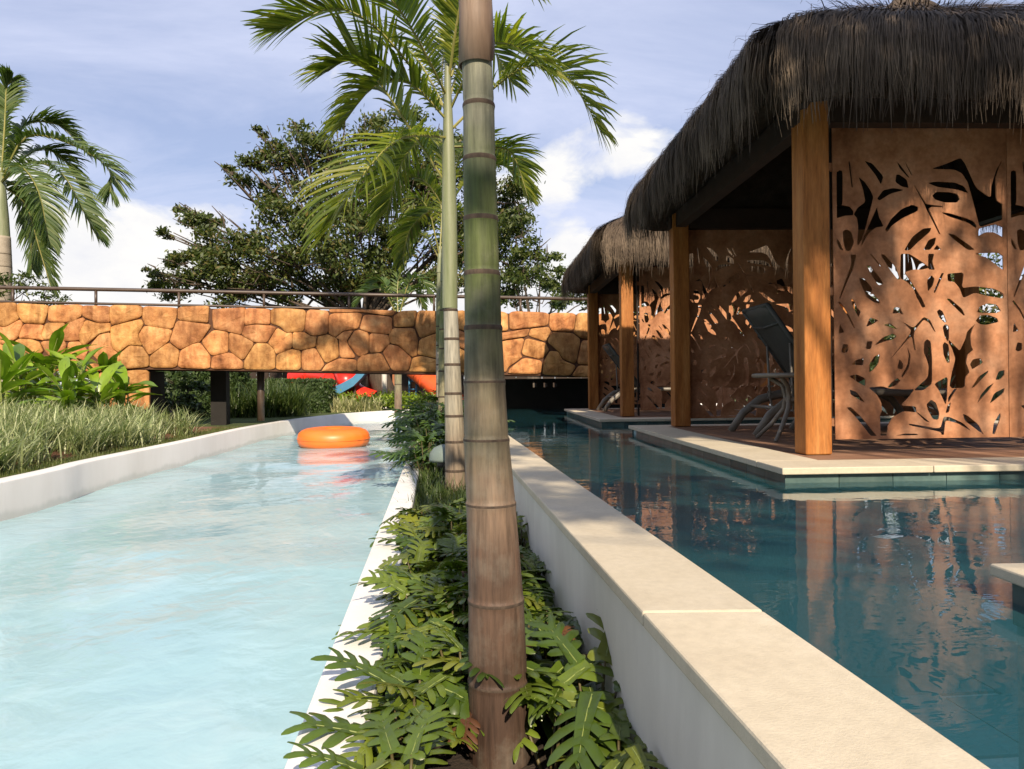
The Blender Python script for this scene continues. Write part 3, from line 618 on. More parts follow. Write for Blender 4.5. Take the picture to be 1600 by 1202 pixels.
def make_thatch():
    V = []; F = []; rn = random.Random(5)
    def strand(k, s0, l0, ln, w, lift, hang=0.0):
        o = len(V); segs = 4; bc = (math.floor(s0/.045 + .5*(k % 2)) + .5)*.045 - .0225*(k % 2); s1 = s0 + (bc - s0)*rn.uniform(.1, .75) + rn.gauss(0, 0.012); sw = rn.gauss(0, 0.012)
        for i in range(segs + 1):
            t = i/segs; l = l0 + ln*t; d, z, nrm = prof_at(PROF, l)
            lf = lift*(0.35 + 0.65*math.sin(t*2.2)) + (max(0, l - PLEN)*rn.uniform(-.15, .18))
            d2 = max(0.01, d - nrm[0]*0 + (lf if z < 2.5 else lf*0.5)); z2 = z + (lf*0.8 if z >= 2.3 else 0)
            p = face_pt(k, max(-1, min(1, s0 + (s1 - s0)*t + sw*math.sin(3*t))), d2, z2)
            ww = w*(1 - 0.75*t*t); c, q = math.cos(k*math.pi/2), math.sin(k*math.pi/2)
            lat = Vector((-q, c, 0)); tw = rn.uniform(-.6, .6) if i == 0 else tw
            latv = lat*math.cos(tw) + Vector((c, q, 0))*math.sin(tw)*0.6
            V.append(tuple(p - latv*ww)); V.append(tuple(p + latv*ww))
        for i in range(segs): F.append((o+2*i, o+2*i+1, o+2*i+3, o+2*i+2))
    clump = [[rn.random() for _ in range(60)] for _ in range(4)]
    for _ in range(7500):
        k = rn.randrange(4); l0 = PLEN*math.sqrt(rn.uniform(0.01, 0.62)); strand(k, rn.uniform(-1, 1), l0, rn.uniform(0.35, 0.8), rn.uniform(.0025, .006), rn.uniform(0.0, 0.05))
    for _ in range(24000):
        k = rn.choice((0, 1, 2, 2, 2, 3, 3, 3)); s_ = rn.uniform(-1, 1); cl = clump[k][int((s_+1)*29.9)]
        l0 = PLEN - rn.uniform(0.30, 0.85); end = PLEN + (rn.uniform(-.20, .05) + 0.13*cl - .05 + (rn.random()**7)*0.26)
        strand(k, s_, l0, end - l0, rn.uniform(.002, .0048), rn.uniform(0.0, 0.045) + 0.05*cl)
    for _ in range(900):      # broken ends sticking out
        strand(rn.choice((2, 3, 2, 3, 0, 1)), rn.uniform(-1, 1), PLEN*rn.uniform(.35, .95), rn.uniform(.15, .4), rn.uniform(.0018, .004), rn.uniform(.05, .13))
    return npmesh('thatch', V, F, M['thatch'])
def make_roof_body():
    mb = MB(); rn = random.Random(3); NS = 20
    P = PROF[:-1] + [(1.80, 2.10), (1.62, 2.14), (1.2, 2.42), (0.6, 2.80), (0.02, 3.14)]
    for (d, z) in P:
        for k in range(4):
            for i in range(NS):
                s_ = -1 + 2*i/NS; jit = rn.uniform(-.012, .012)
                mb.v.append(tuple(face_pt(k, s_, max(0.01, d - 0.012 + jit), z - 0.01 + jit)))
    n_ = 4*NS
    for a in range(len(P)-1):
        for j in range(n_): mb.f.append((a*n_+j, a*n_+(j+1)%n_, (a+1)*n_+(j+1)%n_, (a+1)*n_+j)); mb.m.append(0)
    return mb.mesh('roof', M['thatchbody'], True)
ROOF, THATCH = make_roof_body(), make_thatch()
def cap_mesh():
    V = []; F = []; rn = random.Random(9)
    for i in range(900):
        a = rn.uniform(0, 2*math.pi); o = len(V); tilt = rn.uniform(-.1, .1); w = rn.uniform(.003, .006); ln = rn.uniform(.25, .5)
        for j in range(4):
            t = j/3; r_ = 0.06 + 0.05*math.sin(t*2.5) + max(0, t-.4)*ln*0.75 + rn.uniform(0, .01); z = 3.66 - t*0.12 - max(0, t-.4)*ln*0.48
            p = Vector((r_*math.cos(a+tilt*t), r_*math.sin(a+tilt*t), z)); l = Vector((-math.sin(a), math.cos(a), 0))*w
            V.append(tuple(p-l)); V.append(tuple(p+l))
        for j in range(3): F.append((o+2*j, o+2*j+1, o+2*j+3, o+2*j+2))
    return npmesh('roof_cap', V, F, M['thatch'])
CAP = cap_mesh()
CAPCORE = MB().lathe([(0.02, 3.55), (0.10, 3.56), (0.11, 3.62), (0.06, 3.68), (0.01, 3.70)], 12).mesh('cap_core', M['thatchbody'], True)
D0x, D1x, D0y, D1y = -2.02, 2.02, -2.25, 1.80
POST = MB().box((-.0825, -.0825, 0), (.0825, .0825, 2.25)).mesh('post', M['wood'])
SKT = MB().box((0, 0, 0), (0.286, 0.012, 0.10)).mesh('skirt_tile', M['skirt'])
def gazebo(label, c, full=True):
    g = thing('thatched_gazebo', label, 'gazebo', (c[0], c[1], Z_DECK), GROT, 'thatched gazebos standing in the pool')
    MB().box((D0x+.05, D0y+.05, -1.2), (D1x-.05, D1y-.05, -0.036)).obj('platform', M['grout'], g)
    cw = 0.36
    # stone border slabs
    def slabs(x0, y0, x1, y1, along):
        L_ = (x1-x0) if along == 'x' else (y1-y0); k = max(1, round(L_/0.82))
        for i in range(k):
            a, b = i/k, (i+1)/k
            if along == 'x': o = MB().box((x0+L_*a+.0015, y0, -0.036), (x0+L_*b-.0015, y1, 0.0)).obj('coping_slab', M['stone'], g)
            else: o = MB().box((x0, y0+L_*a+.0015, -0.036), (x1, y0+L_*b-.0015, 0.0)).obj('coping_slab', M['stone'], g)
            bev(o, 0.005)
    slabs(D0x, D0y, D1x, D0y+cw, 'x'); slabs(D0x, D1y-cw*.7, D1x, D1y, 'x')
    slabs(D0x, D0y+cw+.002, D0x+cw, D1y-cw*.7-.002, 'y'); slabs(D1x-cw, D0y+cw+.002, D1x, D1y-cw*.7-.002, 'y')
    # deck boards
    x0, x1, y0, y1 = D0x+cw+.002, D1x-cw-.002, D0y+cw+.002, D1y-cw*.7-.002
    nb = 24; bw = (y1-y0)/nb
    bm_ = MB().box((x0, 0, -0.03), (x1, bw-.006, -0.004)).mesh('deck_board', M['deckwood'])
    for i in range(nb): link('deck_board', bm_, g, (0, y0+i*bw+.003, random.uniform(-.001, .001)))
    # skirt tiles below the border
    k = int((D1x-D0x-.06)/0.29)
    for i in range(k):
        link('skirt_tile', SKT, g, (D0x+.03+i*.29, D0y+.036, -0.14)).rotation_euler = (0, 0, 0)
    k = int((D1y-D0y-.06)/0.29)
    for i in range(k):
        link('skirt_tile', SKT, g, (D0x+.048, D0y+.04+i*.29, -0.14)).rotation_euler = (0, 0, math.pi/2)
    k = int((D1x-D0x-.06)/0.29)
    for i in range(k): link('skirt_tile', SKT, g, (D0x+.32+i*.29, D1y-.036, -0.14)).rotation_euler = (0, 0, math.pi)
    for sx in (-1, 1):
        for sy in (-1, 1):
            o = link('post', POST, g, (sx*H, sy*H, 0.0005)); bev(o, 0.008)
            o.rotation_euler = (0, 0, (0 if sx < 0 else math.pi))
    for s_ in (-1, 1):
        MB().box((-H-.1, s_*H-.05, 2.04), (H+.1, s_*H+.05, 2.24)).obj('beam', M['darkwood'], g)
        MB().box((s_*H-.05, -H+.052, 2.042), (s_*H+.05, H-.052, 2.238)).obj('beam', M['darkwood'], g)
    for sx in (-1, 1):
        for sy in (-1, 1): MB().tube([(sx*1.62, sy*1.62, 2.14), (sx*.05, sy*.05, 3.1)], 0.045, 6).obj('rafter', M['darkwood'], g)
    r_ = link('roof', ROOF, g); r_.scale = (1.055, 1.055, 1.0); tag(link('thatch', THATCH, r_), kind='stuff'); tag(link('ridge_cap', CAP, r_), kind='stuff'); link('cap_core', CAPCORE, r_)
    return g
fl_post = atz(1279, 711, Z_DECK); fl_post.y += 0.08
def rot2(x, y, a=GROT): return Vector((x*math.cos(a)-y*math.sin(a), x*math.sin(a)+y*math.cos(a)))
G1 = Vector((fl_post.x, fl_post.y)) + rot2(H, H)
G2 = G1 + Vector((-0.30, 5.45))
gz1 = gazebo('large thatched gazebo nearest the camera, its front post and leaf screen in sun', G1)
gz2 = gazebo('smaller-looking thatched gazebo farther back, next to the stone bridge', G2)
pc = atz(1545, 880, Z_DECK)
pf0 = thing('pool_platform', 'stone-edged platform corner jutting into the pool at the right edge of the picture', 'platform', (pc.x, pc.y, Z_DECK), GROT)
for i in range(4): bev(MB().box((0, -.8*(i+1)+.0015, -0.030), (.6, -.8*i-.0015, 0)).obj('coping_slab', M['stone'], pf0), .005)
for i in range(4): bev(MB().box((.603+.8*i, -3.2, -0.030), (.6+.8*(i+1), 0, 0)).obj('coping_slab', M['stone'], pf0), .005)
MB().box((.04, -3.16, -1.2), (3.7, -.04, -0.031)).obj('platform_body', M['grout'], pf0)
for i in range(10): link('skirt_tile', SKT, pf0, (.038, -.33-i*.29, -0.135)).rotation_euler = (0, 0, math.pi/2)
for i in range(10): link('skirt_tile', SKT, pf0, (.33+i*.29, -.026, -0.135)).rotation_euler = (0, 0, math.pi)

# ------------------------------------------------------------------ cut-out leaf screens
S1 = [[(95,175),(110,165),(128,175),(128,435),(92,437)], [(95,455),(140,450),(190,460),(215,490),(215,518),(150,522),(95,540)],
 [(192,100),(199,100),(211,290),(204,290)], [(265,220),(315,262),(355,325),(376,380),(365,430),(300,700),(264,760),(256,740),(265,620),(255,545),(232,515),(260,465),(315,420),(298,320)],
 [(410,462),(425,540),(460,615),(400,622),(345,670),(292,772),(300,720),(370,560)], [(320,90),(380,110),(458,205),(438,270),(400,200),(340,120)],
 [(580,100),(605,120),(668,210),(656,212),(600,150)], [(648,95),(692,198),(682,196),(653,125)], [(575,205),(600,205),(650,240),(660,295),(610,285),(568,255)],
 [(418,385),(465,328),(540,312),(625,325),(520,350),(440,395)],
 [(722,292),(748,325),(797,412),(815,436),(930,452),(930,459),(850,458),(828,470),(882,590),(917,670),(903,665),(858,570),(808,470),(798,440),(733,320)],
 [(830,268),(900,258),(1040,265),(1110,290),(1145,340),(1050,312),(900,295)], [(865,370),(900,345),(1000,348),(1055,360),(1070,390),(1050,412),(960,412),(890,395)],
 [(935,510),(1000,515),(1130,550),(1185,570),(1208,600),(1205,622),(1140,580),(1000,540)],
 [(855,155),(990,110),(1095,65),(1130,110),(1215,300),(1325,380),(1330,290),(1370,160),(1410,90),(1425,60),(1440,60),(1400,120),(1365,230),(1370,400),(1435,435),(1435,545),(1350,575),(1240,610),(1215,520),(1185,400),(1145,260),(1100,190),(1040,160)],
 [(1230,690),(1245,632),(1360,605),(1435,630),(1435,700),(1350,660),(1290,660)],
 [(485,635),(530,555),(610,480),(690,448),(735,465),(730,495),(620,545),(540,600),(505,650)], [(640,798),(700,700),(780,640),(840,635),(830,665),(740,740),(685,795)],
 [(795,795),(830,730),(880,712),(870,760),(840,795)], [(990,680),(1045,690),(1120,740),(1190,792),(1140,795),(1040,725)],
 [(145,660),(175,648),(205,670),(220,740),(195,800),(165,802),(150,750)], [(95,725),(110,740),(132,800),(115,795),(98,760)], [(876,797),(895,772),(920,797)],
 [(610,845),(675,845),(760,900),(826,950),(770,965),(700,965),(640,985),(690,1060),(740,1140),(770,1195),(735,1195),(705,1110),(660,1060),(605,1030),(608,930)],
 [(834,845),(865,845),(855,900),(868,955),(834,950)], [(1200,838),(1385,832),(1438,862),(1438,960),(1400,940),(1300,868)],
 [(985,1005),(1115,995),(1100,1110),(1200,1098),(1350,1115),(1420,1150),(1430,1190),(1300,1170),(1200,1145),(1110,1185),(1080,1110),(1040,1065),(990,1060)],
 [(830,1130),(825,1050),(850,1015),(865,1040),(855,1090)], [(925,1000),(942,1000),(887,1140),(876,1135)],
 [(195,850),(240,852),(215,960),(190,1020),(125,1185),(118,1180),(150,1080),(203,920)], [(362,846),(377,850),(440,925),(428,925)], [(450,850),(480,850),(560,940),(590,1030),(570,1030),(510,950)],
 [(338,935),(370,945),(440,1035),(455,1070),(420,1080),(380,1020)], [(275,1045),(310,1038),(370,1115),(350,1165),(325,1165)]]
S2 = [[(103,72),(115,63),(162,130),(218,250),(210,257),(153,140)], [(205,45),(220,50),(240,105),(262,130),(250,170),(238,150),(212,85)], [(315,20),(370,5),(405,40),(415,65),(370,55)],
 [(715,30),(738,25),(765,90),(745,95)], [(106,300),(112,240),(137,290)], [(525,145),(535,112),(570,112),(592,150),(560,140)], [(320,245),(345,190),(400,205),(370,225)],
 [(597,217),(680,265),(755,182),(802,205),(844,298),(830,287),(795,227),(757,203),(692,281),(682,330),(697,430),(686,427),(668,327),(640,347),(518,487),(522,477),(653,310),(663,282)],
 [(455,242),(500,234),(552,264),(500,253)], [(385,388),(440,340),(520,312),(543,330),(520,350),(460,362)], [(130,440),(140,395),(165,400),(165,440),(145,450)], [(320,415),(325,375),(352,375),(345,415)],
 [(205,540),(240,515),(288,505),(286,543)], [(345,598),(345,545),(375,490),(410,475),(400,540),(370,580)], [(563,572),(575,512),(594,545),(592,575)],
 [(630,422),(650,480),(642,570),(602,640),(594,628),(630,550),(639,480)], [(488,715),(510,688),(550,660),(570,675),(540,705),(500,718)],
 [(760,450),(765,380),(785,358),(810,375),(820,500),(820,690),(760,735),(690,735),(790,640),(795,560),(785,520)], [(870,140),(885,125),(905,140),(928,205),(915,212),(885,180)],
 [(915,260),(930,240),(948,255),(948,340),(940,360),(925,320)], [(915,400),(925,380),(946,400),(952,520),(938,522),(920,470)], [(945,45),(970,45),(1050,110),(1072,155),(1060,155),(990,90)],
 [(1180,135),(1200,100),(1260,80),(1320,88),(1350,125),(1320,138)], [(1170,205),(1200,175),(1260,170),(1320,190),(1330,212),(1250,228),(1200,225)],
 [(962,355),(1000,395),(1040,440),(1080,350),(1090,300),(1115,270),(1150,238),(1130,275),(1115,330),(1120,400),(1135,435),(1095,470),(1085,530),(1110,600),(1080,640),(1075,715),(985,720),(968,700),(985,600),(1010,500),(985,420),(962,380)],
 [(1125,540),(1145,510),(1190,502),(1212,530),(1140,575)], [(1325,655),(1345,605),(1385,598),(1380,625),(1355,652)], [(1138,718),(1188,640),(1252,600),(1247,620),(1160,712)],
 [(1180,840),(1205,780),(1250,725),(1295,697),(1260,750),(1200,815)], [(1280,840),(1310,770),(1380,735),(1370,770),(1310,820)], [(190,640),(240,628),(300,655),(302,705),(250,680)],
 [(195,750),(240,765),(292,828),(280,825),(200,780)], [(170,890),(200,885),(280,960),(405,1112),(350,1112),(320,1060),(230,950)],
 [(340,730),(440,720),(500,738),(600,745),(680,742),(640,800),(590,850),(590,865),(690,870),(695,915),(600,905),(520,950),(485,1010),(475,1110),(430,1110),(425,935),(440,900),(435,840),(400,780)],
 [(850,700),(940,645),(935,800),(925,850),(900,790),(880,745)], [(790,860),(820,828),(850,850),(872,920),(865,965),(830,960),(800,900)], [(945,870),(960,845),(952,910),(938,915)],
 [(650,1005),(888,1042),(913,958),(960,962),(1060,1003),(1122,1060),(1020,1004),(927,983),(914,1100),(898,1100),(893,1063),(658,1018)],
 [(1070,935),(1100,945),(1180,1010),(1220,1095),(1160,1040),(1085,985)], [(705,922),(722,928),(800,985),(770,978)], [(540,1108),(600,1092),(700,1092),(715,1104),(600,1104)],
 [(990,742),(1010,738),(988,775),(958,835),(955,800)], [(1300,1080),(1308,1000),(1343,928),(1345,960),(1322,1050),(1312,1095)]]
holes = [[(1290 + x/5.158, 235 + y/5.158) for x, y in P] for P in S1] + [[(1290 + x/4.968, 460 + y/4.968) for x, y in P] for P in S2]
sn = Vector((-math.sin(GROT), math.cos(GROT), 0)); sx_ = Vector((math.cos(GROT), math.sin(GROT), 0))
sp0 = Vector((fl_post.x, fl_post.y, 0)) + sn*0.14
def sc(u, v): p = onplane(u, v, sp0, sn); return ((p - sp0).dot(sx_), p.z - Z_DECK)
c00 = sc(1305, 691); c11 = sc(1577, 690); PX0, PXW = c00[0], c11[0]-c00[0]; PZ0, PZ1 = 0.075, 2.07
def make_panel():
    vs = []; es = []; polys = []
    def loop(P):
        o = len(vs); vs.extend(Vector(q) for q in P); es.extend((o+k, o+(k+1) % len(P)) for k in range(len(P))); polys.append([Vector(q) for q in P])
    w = PXW - .004
    loop([(0, PZ0), (w, PZ0), (w, PZ1), (0, PZ1)])
    for P in holes:
        Q = []
        for x, y in soften(P, 2.1):
            a, b = sc(x, y); a -= PX0; Q.append((max(.025, min(PXW-.03, a)), max(PZ0+.02, min(PZ1-.03, b))))
        Q = [q for k, q in enumerate(Q) if math.hypot(q[0]-Q[k-1][0], q[1]-Q[k-1][1]) > 1e-4]
        loop(Q)
    ov, oe, of, *_ = geometry.delaunay_2d_cdt(vs, es, [], 1, 1e-6)
    keep = []
    for f in of:
        cx = sum(ov[k].x for k in f)/len(f); cy = sum(ov[k].y for k in f)/len(f)
        if not (0 < cx < w and PZ0 < cy < PZ1): continue
        if any(pip(cx, cy, P) for P in polys[1:]): continue
        keep.append(f if (ov[f[1]]-ov[f[0]]).cross(ov[f[2]]-ov[f[0]]) > 0 else f[::-1])
    n_ = len(ov); V = [(p.x, -.004, p.y) for p in ov] + [(p.x, .004, p.y) for p in ov]; F = []; cnt_ = {}
    for f in keep:
        F.append(tuple(f)); F.append(tuple(k+n_ for k in f[::-1]))
        for k in range(len(f)): a, b = f[k], f[(k+1) % len(f)]; cnt_[(a, b)] = 1
    for (a, b) in list(cnt_):
        if (b, a) not in cnt_: F.append((a, a+n_, b+n_, b))
    me = bpy.data.meshes.new('panel'); me.from_pydata(V, [], F); me.materials.append(M['corten']); me.update(); return me
PANEL = make_panel()
def screen(label, loc, np_=2, flip=False):
    t = thing('leaf_screen', label, 'screen', loc, GROT, 'rust-coloured leaf cut-out screens')
    for i in range(np_):
        o = link('panel', PANEL, t, (i*PXW, 0, 0))
        if flip: o.scale.x = -1; o.location.x = (i+1)*PXW
        for zz in (0.16, 1.0, 1.8): MB().box((i*PXW-.03, 0.006, zz), (i*PXW+.05, 0.03, zz+.05)).obj('bracket', M['corten'], t)
    o = link('panel', PANEL, t, (np_*PXW, 0, 0)); o.scale.x = .56
    for x in (-0.036, (np_+.56)*PXW+.012): MB().box((x, 0.008, 0), (x+.024, .04, 2.05)).obj('upright', M['darkwood'], t)
    return t
def side_screen(label, G):  # added right-hand screens that keep side light out of the gazebos
    p = gpt(G, H + .07, -H + .2); t = thing('leaf_screen', label, 'screen', p, GROT + math.pi/2, 'rust-coloured leaf cut-out screens')
    for i in range(2): link('panel', PANEL, t, (i*PXW, 0, 0))
    for x in (-0.03, 2*PXW+.006): MB().box((x, 0.008, 0), (x+.024, .04, 2.05)).obj('upright', M['darkwood'], t)
def gpt(G, x, y, z=0): p = G + rot2(x, y); return (p.x, p.y, Z_DECK+z)
screen('sunlit rust leaf cut-out screen beside the front post of the nearest gazebo', (sp0.x+sx_.x*PX0, sp0.y+sx_.y*PX0, Z_DECK))
screen('dark leaf cut-out screen at the back of the nearest gazebo, behind the lounger', gpt(G1, -H+.10, H+.066), 2)
screen('rust leaf cut-out screen at the front of the farther gazebo', gpt(G2, -H+PX0, -H+.12))
screen('dark leaf cut-out screen at the back of the farther gazebo, before the bridge', gpt(G2, -H+.10, H+.066), 2)

side_screen('added leaf cut-out screen blocking light from the right of the nearest gazebo', G1)
side_screen('added leaf cut-out screen blocking light from the right of the farther gazebo', G2)

# ------------------------------------------------------------------ loungers and side table
def lounger_parts(t, ang=49):
    W2 = 0.31
    for s_ in (-1, 1):
        MB().tube([(0.62, s_*W2, .34), (1.2, s_*W2, .35), (1.86, s_*W2, .33), (1.92, s_*W2, .30)], 0.022, 8, flat=1.3).obj('side_rail', M['alu'], t, True)
        MB().tube([(0.82, s_*W2, .335), (0.60, s_*W2, .335), (0.42, s_*W2, .29), (0.26, s_*W2, .17), (0.14, s_*W2, 0.0)], [.026, .027, .027, .025, .022], 8, flat=1.5).obj('leg', M['alu'], t, True)
        MB().tube([(1.55, s_*W2, .33), (1.66, s_*W2, .27), (1.76, s_*W2, .13), (1.82, s_*W2, 0.0)], .024, 8, flat=1.4).obj('leg', M['alu'], t, True)
    MB().tube([(0.33, -W2, .23), (0.33, W2, .23)], .015, 8).obj('cross_bar', M['alu'], t, True)
    MB().tube([(1.86, -W2, .32), (1.86, W2, .32)], .018, 8).obj('cross_bar', M['alu'], t, True)
    a = R(ang); hx, hz, LB = 0.78, 0.36, 0.90
    def bk(l, y, off=0): return (hx - math.cos(a)*l - math.sin(a)*off, y, hz + math.sin(a)*l - math.cos(a)*off*1.0)
    fr = MB()
    for s_ in (-1, 1): fr.tube([bk(-.02, s_*.285), bk(LB*.5, s_*.285), bk(LB, s_*.285)], .021, 8)
    fr.tube([bk(LB, -.285), bk(LB, .285)], .02, 8); fr.obj('back_frame', M['sling'], t, True)
    def sling(name, f, l0, l1, nseg=10):
        mb = MB()
        for i in range(nseg+1):
            l = l0 + (l1-l0)*i/nseg
            for j in range(7):
                y = -.27 + .54*j/6; sag = 0.025*(1-(y/.27)**2); mb.v.append(f(l, y, sag))
        for i in range(nseg):
            for j in range(6): mb.f.append((i*7+j, i*7+j+1, (i+1)*7+j+1, (i+1)*7+j)); mb.m.append(0)
        o = mb.obj(name, M['sling'], t, True); m = o.modifiers.new('solid', 'SOLIDIFY'); m.thickness = .005; return o
    sling('back_sling', bk, 0.02, LB)
    MB().tube([bk(LB*.80, -.27, .012), bk(LB*.79, 0, .035), bk(LB*.80, .27, .012)], .013, 6).obj('head_seam', M['sling'], t, True)
    sling('seat_sling', lambda l, y, s_: (l, y, .36 - s_), 0.79, 1.86)
    for s_ in (-1, 1):
        p = bk(.52, s_*.25, .02); MB().tube([p, (p[0]+.02, s_*.25, .30), (p[0]+.05, s_*.25, .20)], .011, 6).obj('back_strut', M['alu'], t, True)
        for q in range(3): MB().box((p[0]+.0, s_*.25-.01, .30+q*.05), (p[0]+.045, s_*.25+.01, .315+q*.05)).obj('ratchet_tooth', M['alu'], t)
    MB().tube([(p[0]+.05, -.25, .20), (p[0]+.05, .25, .20)], .011, 6).obj('strut_bar', M['alu'], t, True)
la = atz(1145, 669, Z_DECK); lb = atz(1176, 676, Z_DECK)
def lounger(label, loc, rz, ang): t = thing('sun_lounger', label, 'sun lounger', loc, rz, 'sun loungers under the gazebos'); lounger_parts(t, ang); return t
l1 = lounger('charcoal sling sun lounger with raised back beside the side table, nearest gazebo', (la.x - 0.28, 6.45, Z_DECK), 0.04, 55)
lounger('sun lounger half hidden behind the front post of the nearest gazebo', (2.46, 7.2, Z_DECK), 0.04, 38)
lounger('charcoal sun lounger under the farther gazebo near the bridge', (1.32, 12.15, Z_DECK), 0.04, 53)
tp = atz(1226, 671, Z_DECK)
st = thing('side_table', 'small round taupe side table with splayed legs in front of the lounger', 'table', (2.17, 5.72, Z_DECK), 0.3)
MB().lathe([(0.02, .480), (.27, .480), (.29, .486), (.295, .500), (.29, .512), (.27, .516), (.02, .512)], 32).obj('table_top', M['alu'], st, True)
for k in range(4):
    q = k*math.pi/2 + 0.5; c, s_ = math.cos(q), math.sin(q)
    MB().tube([(c*.17, s_*.17, .478), (c*.07, s_*.07, .42), (c*.045, s_*.045, .33), (c*.06, s_*.06, .24), (c*.16, s_*.16, .12), (c*.29, s_*.29, 0)], [.018, .019, .02, .02, .018, .015], 8).obj('leg', M['alu'], st, True)
MB().lathe([(.05, .29), (.055, .31), (.05, .33)], 12).obj('collar', M['alu'], st, True)

# ------------------------------------------------------------------ inflatable tube and garden lamp
tc_ = atz(512, 701, Z_CH)
tb = thing('inflatable_tube', 'glossy orange inflatable swim ring floating on the channel', 'swim ring', (tc_.x, tc_.y + 0.42, Z_CH), 0.4)
mb = MB(); n1, n2 = 64, 24; RR, rr = 0.305, 0.285
rn = random.Random(2)
for i in range(n1):
    a = 2*math.pi*i/n1; pinch = 1 - 0.03*math.exp(-((a-5.3)/.08)**2) - .03*math.exp(-((a-5.62)/.07)**2) - .025*math.exp(-((a-5.05)/.06)**2)
    for j in range(n2):
        b = 2*math.pi*j/n2; sq = 1/(abs(math.cos(b))**2.7+abs(math.sin(b))**2.7)**(1/2.7); r_ = rr*sq*(pinch if math.cos(b) > -.2 else 1)
        r2 = 0.175*sq*(1-(1-pinch)*.6)
        mb.v.append(((RR+math.cos(b)*r_)*math.cos(a), (RR+math.cos(b)*r_)*math.sin(a), .135 + math.sin(b)*r2 + .012*math.sin(a)))
for i in range(n1):
    for j in range(n2): mb.f.append((i*n2+j, i*n2+(j+1)%n2, ((i+1)%n1)*n2+(j+1)%n2, ((i+1)%n1)*n2+j)[::-1]); mb.m.append(0)
mb.f = [f[::-1] for f in mb.f]
mb.obj('ring_body', M['orange'], tb, True)
MB().tube([(.592*math.cos(q), .592*math.sin(q), .135+.012*math.sin(q)) for q in [2*math.pi*k/64 for k in range(65)]], .006, 6, cap=False).obj('seam', M['orange'], tb, True)
MB().lathe([(.012, .275), (.018, .278), (.018, .292), (.01, .296)], 10, (0.38, 0.1)).obj('valve', M['orange'], tb, True)
gl = at(699, 720, 6.35)
lamp = thing('garden_lamp', 'low sage-grey mushroom garden lamp among the planter leaves', 'lamp', (gl.x, gl.y, Z_SOIL))
zt = gl.z - Z_SOIL
MB().lathe([(.03, zt+.015), (.155, zt), (.158, zt+.02), (.150, zt+.07), (.115, zt+.115), (.06, zt+.138), (.01, zt+.142)], 28).obj('lamp_cap', M['lampgrey'], lamp, True)
MB().lathe([(.045, 0), (.045, zt-.06), (.09, zt-.05), (.09, zt+.014)], 20).obj('lamp_stem', M['black'], lamp, True)

# ------------------------------------------------------------------ palms
def frond_mesh(name, path, width, ll, nl, droop, mat, lw=0.016, rw=0.012, fold=0.35, seed=1, tipcut=0.9, sweep=0.55):
    """pinnate frond along a 3-D path: rachis plus folded leaflets"""
    rn = random.Random(seed); V = []; F = []; mi = []
    n = len(path); path = [Vector(p) for p in path]
    mb = MB(); mb.tube(path, [rw*(1-.75*i/(n-1)) for i in range(n)], 5, 0)
    up0 = Vector((0, 0, 1))
    for i in range(nl):
        t = 0.10 + 0.90*i/(nl-1)
        f = t*(n-1); k = min(n-2, int(f)); p = path[k].lerp(path[k+1], f-k); tan = (path[k+1]-path[k]).normalized()
        side = tan.cross(up0)
        if side.length < .15: side = Vector((1, 0, 0))
        side.normalize(); nr = side.cross(tan).normalized()
        env = math.sin(min(1, (t-.05)*1.5)*math.pi/2)*(1-.55*max(0, (t-.55)/.45)**1.3)
        for s_ in (-1, 1):
            L_ = ll*env*rn.uniform(.86, 1.08); sw = sweep + .55*t**2 + rn.uniform(-.07, .07)
            d = (side*s_*math.cos(sw) + tan*math.sin(sw) + nr*(fold + rn.uniform(-.28, .22))).normalized()
            pts = []; q = p.copy(); dd = d.copy(); sg = 4; rd = rn.uniform(.5, 1.7)
            for j in range(sg+1):
                pts.append(q.copy()); q = q + dd*(L_/sg); dd = (dd + Vector((0, 0, -1))*droop*rd*(j+1)/sg).normalized()
            o = len(mb.v); w0 = lw*rn.uniform(.8, 1.15)
            wd = (tan*1.0 - d*tan.dot(d)).normalized()
            for j, q in enumerate(pts):
                w = w0*(.55, 1.0, .95, .6, .08)[j]
                mb.v.append(tuple(q - wd*w + nr*w*.35)); mb.v.append(tuple(q)); mb.v.append(tuple(q + wd*w + nr*w*.35))
            for j in range(sg):
                a = o+3*j; mb.f += [(a, a+1, a+4, a+3), (a+1, a+2, a+5, a+4)]; mb.m += [1, 1]
    return mb.mesh(name, [M['rachis'], mat], False)
M['scar'] = rough_mat('ring_scar', [(0.3, (0.035, 0.024, 0.017)), (0.7, (0.085, 0.06, 0.042))], 20, .85, 60, .4, .004, stretch=(3, 3, .6))
def trunk(parent, prof, mat, name='trunk', n=28, rings=(), rw_=.007):
    """prof: list of (centre x, centre y, z, radius)"""
    mb = MB()
    for (x, y, z, r_) in prof:
        for j in range(n):
            q = 2*math.pi*j/n; mb.v.append((x + r_*math.cos(q), y + r_*math.sin(q), z))
    for i in range(len(prof)-1):
        for j in range(n): mb.f.append((i*n+j, i*n+(j+1)%n, (i+1)*n+(j+1)%n, (i+1)*n+j)); mb.m.append(1 if any(abs((prof[i][2]+prof[i+1][2])/2-q) < rw_ for q in rings) else 0)
    mb.f.append(tuple((len(prof)-1)*n+j for j in range(n))); mb.m.append(0)
    return mb.obj(name, [mat, M['scar']] if rings else mat, parent, True)
